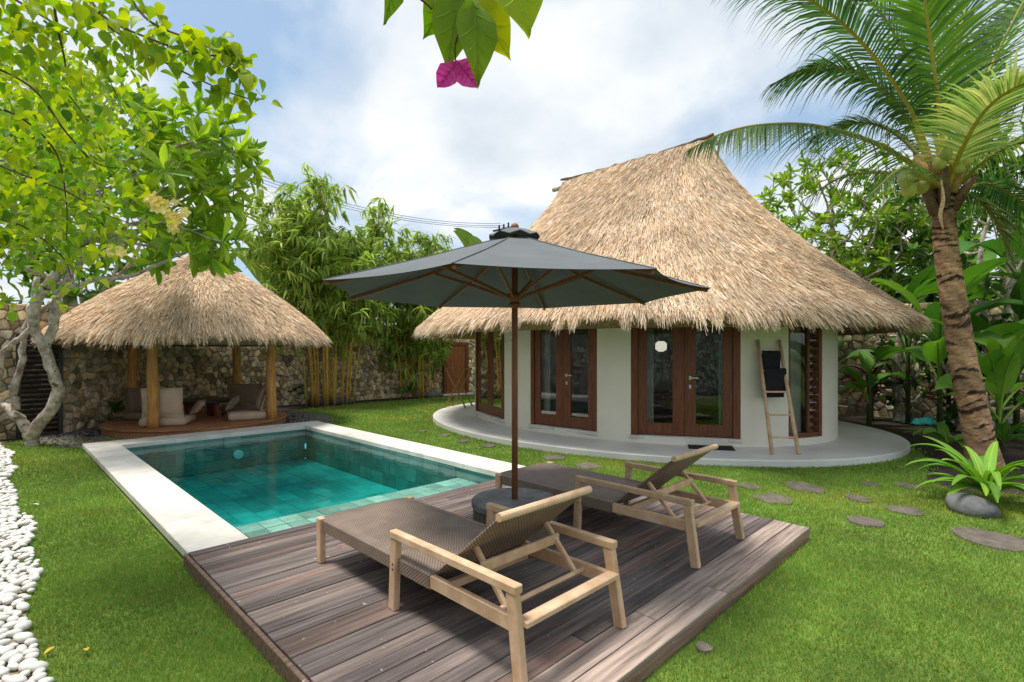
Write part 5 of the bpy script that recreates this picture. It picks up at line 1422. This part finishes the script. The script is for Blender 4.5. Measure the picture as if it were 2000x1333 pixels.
# bananas behind the back wall
bnn = empty('banana_plant', (6.15, 16.2, LAWN), 'banana plant with torn olive leaves above the pavilion roof', 'plant', 'banana plants behind the back wall')
MB().tube([(6.15, 16.2, LAWN), (6.15, 16.2, 3.2)], [.13, .09], 10).build('stem', 'rachis', bnn)
for (az, pt, ln) in ((2.4, 1.35, 2.6), (5.5, 1.2, 2.3), (3.6, 1.0, 2.2), (4.6, .9, 2.0), (.6, 1.2, 2.3), (1.4, 1.1, 2.2)): big_leaf(bnn, (6.15, 16.2, 3.1), az, pt, ln, .62, 1.1, (.13, .19, .045), stalk=.15, twist=.8)
bn2 = empty('banana_plant', (15.7, 17.5, LAWN), 'banana leaves rising behind the parasol top', 'plant', 'banana plants behind the back wall')
MB().tube([(15.7, 17.5, LAWN), (15.7, 17.5, 5.0)], [.13, .09], 10).build('stem', 'rachis', bn2)
for (az, pt, ln) in ((2.2, 1.35, 2.7), (5.2, 1.3, 2.4), (3.6, 1.1, 2.2), (.5, 1.1, 2.3), (3.0, 1.2, 2.5)): big_leaf(bn2, (15.7, 17.5, 4.9), az, pt, ln, .75, .9, (.14, .22, .045), stalk=.12, twist=.6)

# strap leaved fern by the palm
fl = on(1925, 985, LAWN); fn_ = empty('strap_fern', fl, 'bright strap leaved fern beside the boulder and palm foot', 'plant')
for k in range(34):
    c_ = lerp_col((.10, .25, .03), (.25, .45, .05), 1)[0]
    big_leaf(fn_, (fl.x, fl.y, LAWN + .12), k * 2.4 + rng.random() * .5, rng.uniform(.35, 1.3), rng.uniform(.55, .95), rng.uniform(.07, .11), rng.uniform(.8, 1.9), tuple(c_), stalk=.06)
# low plants against the back wall
for (x_, y_, lab, n_) in ((575, 790, 'small leafy plant at the wall foot right of the pavilion', 12), (225, 830, 'dim leafy plant behind the left pavilion seat', 10), (800, 782, 'small leafy plant between the two bamboo clumps', 10), (1850, 900, 'small leafy plant at the palm foot', 9), (1960, 900, 'leafy ground plant right of the palm trunk', 12)):
    p_ = on(x_, y_, LAWN); broad_plant('leafy_plant', lab, (p_.x, p_.y, LAWN), n_, .25, .5, .13, (.05, .14, .02), (.14, .30, .035), 'plant', 'small plants at the wall foot', stem=False, droop=1.2, stalk=.2, pit=(.4, 1.4))

# ---- coconut palm
pc = empty('coconut_palm', on(1922, 915, LAWN), 'coconut palm with ringed leaning trunk and green nuts at right', 'palm')
tp = bez([at(1926, 925, 7.05), at(1905, 820, 7.08), at(1880, 700, 7.1), at(1858, 560, 7.1), at(1846, 470, 7.1), at(1842, 380, 7.1)], 230); nT = len(tp)
mb = MB(); vv = []; rads = []; cols = []
for i in range(nT):
    t_ = i / (nT - 1); r_ = .19 - .062 * t_ ** .6 + (.04 * (1 - t_ * 8) if t_ < .12 else 0); r_ *= 1 + (.022 if (i % 6) == 0 else -.015 if (i % 6) == 1 else .0); rads.append(r_)
mb.tube(tp, rads, 32)
ringp = [random.uniform(0, 6.28) for _ in range(nT)]; ringw = [random.uniform(-.3, .95) for _ in range(nT)]; tone_ = [random.uniform(.75, 1.25) for _ in range(nT)]
for i in range(nT):
    for k in range(32):
        q_ = i + 1.6 * math.sin(k * .39 + (i // 13)) + random.uniform(-.6, .6); j_ = max(0, min(nT - 1, int(q_) // 6)); ph_ = int(q_) % 6
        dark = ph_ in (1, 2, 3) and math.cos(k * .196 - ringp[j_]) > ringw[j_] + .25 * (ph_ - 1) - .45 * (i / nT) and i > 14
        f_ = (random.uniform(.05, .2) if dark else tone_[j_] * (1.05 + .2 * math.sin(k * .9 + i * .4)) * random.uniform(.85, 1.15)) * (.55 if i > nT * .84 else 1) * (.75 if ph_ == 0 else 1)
        cols.append((f_ * 1.12, f_ * .96, f_ * .82, 1))
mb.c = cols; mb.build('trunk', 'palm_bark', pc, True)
crown = at(1842, 375, 7.1)
def frond(pts, lmax, cA, cB, n=70, sag=.7, nm='frond', wl=.035, base=.12, lift=.28):
    path = bez([at(*q_) if len(q_) == 3 and isinstance(q_, tuple) else q_ for q_ in pts], n); N_ = len(path)
    mb = MB(); cr = lerp_col((.36, .36, .06), (.46, .40, .08), 1)[0]; mb.cur = (*cr, 1)
    mb.tube(path, [.030 * (1 - i / N_) ** .8 + .004 for i in range(N_)], 6)
    V, C = [], []; ff = []; b0_ = len(mb.v)
    for i in range(int(N_ * base), N_):
        t_ = (i / (N_ - 1) - base) / (1 - base); tg = (path[min(i + 1, N_ - 1)] - path[max(i - 1, 0)]).normalized()
        sd = tg.cross(Vector((0, 0, 1)))
        if sd.length < .1: sd = tg.cross(Vector((-S2, -S2, 0)))
        sd.normalize(); un = sd.cross(tg).normalized()
        for s_ in (-1, 1):
            ln = lmax * (.35 + .65 * math.sin(math.pi * min(1, .15 + t_ * .8)) ** .8) * (1 - .45 * t_ ** 4) * rng.uniform(.85, 1.1)
            dirv = (sd * s_ * (1 - .35 * t_) + tg * (.45 + .75 * t_) + un * (lift + rng.normal(0, .08))).normalized(); p_ = path[i] + tg * rng.uniform(-.01, .01); sg_ = sag * rng.uniform(.6, 1.4)
            c_ = lerp_col(cA, cB, 1, .15)[0]; w_ = wl * rng.uniform(.7, 1.15); K = 5; bn_ = len(mb.v); v2 = []
            wdv = dirv.cross(un).normalized()
            for k in range(K):
                u = k / (K - 1); q_ = p_ + dirv * (ln * u * (1 - .12 * sg_ * u)) + Vector((0, 0, -sg_ * ln * .55 * u ** 2.2)); hw = w_ / 2 * (.55 + .9 * u if u < .35 else .9 * (1 - u) ** .7 + .04)
                v2 += [q_ - wdv * hw, q_ + wdv * hw]
            mb.cur = (*c_, 1); mb.add(v2, [(2 * k, 2 * k + 1, 2 * k + 3, 2 * k + 2) for k in range(K - 1)])
    return mb.build(nm, 'leaf', pc)
DG, MG, YG = (.026, .070, .022), (.070, .16, .03), (.24, .30, .07)
frond([(1838, 360, 7.1), (1720, 285, 6.9), (1600, 248, 6.7), (1500, 244, 6.5), (1420, 258, 6.3), (1345, 292, 6.2)], .72, DG, (.10, .19, .045), 105, .75, wl=.042, lift=-.35)
frond([(1840, 360, 7.1), (1838, 250, 7.0), (1822, 120, 6.8), (1806, 0, 6.6), (1790, -160, 6.3)], 1.15, MG, (.20, .36, .04), 90, .55, wl=.05, base=.22)
frond([(1835, 355, 7.2), (1770, 200, 7.1), (1660, 60, 6.9), (1540, -20, 6.7), (1400, -50, 6.5)], 1.0, DG, MG, 120, 1.0, wl=.044, base=.2)
frond([(1832, 360, 7.3), (1770, 230, 7.5), (1690, 150, 7.7), (1600, 130, 7.9), (1510, 165, 8.1)], .95, DG, MG, 115, .9, wl=.046, base=.2, lift=.05)
frond([(1850, 370, 7.0), (1880, 290, 6.6), (1930, 210, 6.1), (2010, 160, 5.6), (2120, 150, 5.2)], .95, (.16, .27, .06), (.42, .46, .14), 84, .55, wl=.046, base=.15)
frond([(1862, 372, 7.1), (1915, 320, 6.9), (1990, 280, 6.7), (2080, 290, 6.5), (2180, 340, 6.3)], .85, MG, YG, 76, .9, wl=.042, base=.15)
frond([(1862, 360, 7.2), (1900, 220, 7.4), (1960, 80, 7.5), (2040, -60, 7.5), (2140, -160, 7.4)], 1.1, MG, (.16, .32, .04), 84, .7, wl=.05, base=.2)
frond([(1850, 350, 7.3), (1850, 200, 7.8), (1880, 40, 8.2), (1920, -90, 8.4)], 1.1, DG, MG, 80, .6, wl=.05, base=.2)
frond([(1865, 385, 7.2), (1920, 360, 7.3), (1990, 390, 7.4), (2060, 470, 7.4)], .75, DG, MG, 64, 1.2, wl=.04)
frond([(1826, 370, 7.2), (1740, 340, 7.5), (1650, 345, 7.8), (1570, 390, 8.0)], .55, DG, MG, 60, 1.4, wl=.028)
frond([(1845, 365, 7.0), (1800, 345, 6.6), (1760, 330, 6.3), (1700, 380, 6.1)], .4, DG, MG, 40, 1.2, wl=.026)
frond([(1848, 350, 7.4), (1800, 180, 7.8), (1730, 40, 8.1), (1640, -60, 8.3)], 1.15, DG, MG, 110, .8, wl=.05, base=.2)
frond([(1856, 350, 7.4), (1890, 180, 7.9), (1950, 60, 8.2), (2010, 0, 8.4)], 1.15, DG, MG, 100, .7, wl=.05, base=.2)
frond([(1860, 365, 7.3), (1930, 250, 7.7), (2000, 190, 8.0), (2090, 190, 8.2)], 1.0, DG, MG, 90, .8, wl=.05, base=.2)
frond([(1836, 360, 7.4), (1760, 270, 7.9), (1680, 240, 8.3), (1590, 270, 8.6)], .9, DG, MG, 90, 1.1, wl=.044, base=.2)
frond([(1866, 380, 7.1), (1910, 390, 6.9), (1950, 440, 6.8), (1980, 520, 6.7)], .6, DG, YG, 60, 1.0, wl=.04)
# frond butts, spathe and nuts
for k in range(12):
    a = k * 2.4; rdv = Vector((math.cos(a), math.sin(a), 0)); z_ = -.35 + .045 * k
    mb = MB(); mb.tube([crown + rdv * .1 + Vector((0, 0, z_)), crown + rdv * .2 + Vector((0, 0, z_ + .22)), crown + rdv * .34 + Vector((0, 0, z_ + .42))], [.075, .06, .03], 7)
    mb.c = [(.42, .36, .30, 1) if k < 6 else (1.0, .9, .5, 1)] * len(mb.v); mb.build('frond_butt', 'palm_bark', pc, True)
mb = MB(); mb.cur = (1.9, 1.9, 1.9, 1); sth = bez([at(1838, 352, 6.86), at(1842, 390, 6.82), at(1836, 420, 6.86), at(1842, 448, 6.9)], 8); mb.tube(sth, [.006 + .018 * math.sin(math.pi * (i + .5) / 10) for i in range(len(sth))], 7); mb.build('spathe', 'palm_bark', pc, True)
for (x_, y_, d_, s_) in ((1768, 350, 6.8, .115), (1775, 372, 6.85, .11), (1836, 318, 6.75, .10), (1845, 303, 6.7, .10), (1888, 312, 6.75, .095), (1872, 328, 6.8, .09), (1800, 365, 6.9, .10)):
    p_ = at(x_, y_, d_); mb = MB(); blob(mb, p_, (s_ * .78, s_ * .78, s_ * .95), int(x_), 3, .03); mb.build('coconut', 'coconut', pc, True)
    MB().tube([p_ + Vector((0, 0, s_)), p_.lerp(crown, .5) + Vector((0, 0, s_ + .12)), crown], .014, 6).build('stalk', 'rachis', pc)

# ---- trees beyond the walls
c_ = at(1620, 430, 14.5)
tree('leafy_tree', 'loose leafy tree with bare twigs behind the cottage at right', bez([(c_.x, c_.y - .3, LAWN), (c_.x + .1, c_.y - .2, 1.2), (c_.x, c_.y, 2.4)], 12), np.vstack([ell_pts((c_.x, c_.y, 4.9), (2.3, 2.3, 2.2), 420), ell_pts((c_.x + 1.4, c_.y - 1.5, 4.2), (1.8, 1.8, 2.1), 380), ell_pts((c_.x - .5, c_.y + 1.2, 4.6), (1.5, 1.5, 1.5), 130)]), .15, .26, 13, PLUM, 'leaf', (.10, .22, .02), (.34, .46, .05), 0, 'trees beyond the garden walls', step=.2, infl=1.2, kill=.27, pw=.45, inner=.25)
def bush_tree(label, cx, cy, z_c, rx, rz, nat, cA, cB, ln=.22, per=10, name='leafy_tree'):
    tree(name, label, bez([(cx, cy, LAWN), (cx + .1, cy, z_c * .3), (cx, cy + .1, max(z_c - rz, .8))], 10), ell_pts((cx, cy, z_c), (rx, rx, rz), nat, .15), .14, ln, per, OVAL, 'leaf', cA, cB, 0, 'trees beyond the garden walls', step=.26, infl=1.5, kill=.4, spread=(.2, 1.6), inner=.5)
bush_tree('dark dense tree behind the palm crown at the right edge', 16.6, .9, 4.3, 2.2, 2.6, 420, (.035, .09, .015), (.12, .25, .03), .3)
bush_tree('dense green tree between the palm trunk and the loose tree', 16.9, 2.7, 3.0, 2.0, 2.0, 300, (.05, .12, .018), (.22, .36, .04), .28)
bush_tree('dense shrub tree at the far right behind the heliconias', 13.6, .35, 2.6, 1.0, 2.2, 260, (.03, .085, .014), (.12, .24, .03), .28)
bush_tree('tall dark tree forming the green backdrop right of the palm', 17.9, 1.4, 4.0, 2.0, 3.4, 420, (.03, .085, .014), (.13, .27, .03), .32, 11)
bush_tree('mid green tree behind the bougainvillea at far left', 1.25, 15.2, 4.7, 1.9, 2.2, 380, (.07, .17, .02), (.24, .40, .04), .3, 11)
bush_tree('dark shrub in front of the shaded stone wall, behind the teal tarp', 14.4, 2.1, 1.3, .7, 1.2, 110, (.02, .055, .010), (.07, .16, .02), .22, 9, 'shrub')
bush_tree('dark shrub filling the bed directly behind the palm trunk', 13.4, .95, 1.2, .7, 1.2, 120, (.02, .055, .010), (.08, .18, .02), .24, 9, 'shrub')
bush_tree('dark shrub by the wall close to the right end of the cottage', 14.6, 4.0, 1.5, .6, 1.3, 90, (.02, .055, .010), (.07, .16, .02), .2, 9, 'shrub')
bush_tree('dark shrub beneath the heliconias at the right picture edge', 11.6, .5, .7, .55, .8, 90, (.02, .06, .010), (.08, .19, .02), .2, 9, 'shrub')
bush_tree('dark green tree behind the back wall, left of the pavilion', .2, 16.2, 2.6, 2.0, 1.5, 180, (.045, .12, .02), (.16, .30, .04))
bush_tree('green tree behind the back wall, above the pavilion eave', 3.2, 17.0, 2.9, 1.9, 1.4, 180, (.045, .12, .02), (.16, .30, .04))
bush_tree('bushy tree behind the wall between the bamboo clumps', 9.3, 17.2, 2.9, 1.9, 1.5, 180, (.05, .13, .02), (.2, .33, .04))
bush_tree('bushy tree behind the wall, beyond the garden door', 12.9, 16.8, 2.8, 1.6, 1.4, 150, (.05, .13, .02), (.2, .33, .04))
bush_tree('bushy tree behind the wall, right behind the cottage', 17.4, 7.2, 2.8, 2.2, 1.8, 180, (.05, .13, .02), (.2, .33, .04))
bush_tree('creeping bush over the wall top behind the tall bamboo', 7.3, 16.3, 2.4, 1.4, 1.2, 120, (.05, .13, .02), (.2, .33, .04))

# ---- power lines with a pole behind the roof
up0 = at(984, 470, 32); upo = empty('utility_pole', (up0.x, up0.y, LAWN), 'utility pole crossarm with insulators just behind the parasol top', 'pole')
MB().tube([(up0.x, up0.y, LAWN), (up0.x, up0.y, 9.0)], [.16, .11], 10).build('pole', 'cable', upo)
arm0, arm1 = at(972, 452, 32), at(998, 444, 32); MB().beam(arm0 - rgt * .3, arm1 + rgt * .2, .1, .1).build('crossarm', 'cable', upo)
for (x_, y_) in ((975, 444), (984, 442), (993, 439)): p_ = at(x_, y_, 32); MB().lathe(p_, [(.03, -.2), (.07, -.1), (.04, 0), (.07, .06), (.02, .14)], 10).build('insulator', 'cable', upo)
for k, (ya, yb, lab) in enumerate(((296, 437, 'uppermost thin power line crossing the sky behind the bamboo'), (305, 441, 'middle thin power line crossing the sky behind the bamboo'), (314, 444, 'lowest thin power line crossing the sky behind the bamboo'))):
    a, b = at(330, ya - 30, 24 + k * .1), at(978 + 8 * k, yb, 32); n = 24; pts = [a.lerp(b, i / n) + Vector((0, 0, -1.1 * 4 * (i / n) * (1 - i / n))) for i in range(n + 1)]
    tag(MB().tube(pts, .013, 5).build('power_line', 'cable'), lab, 'cable', 'power lines')
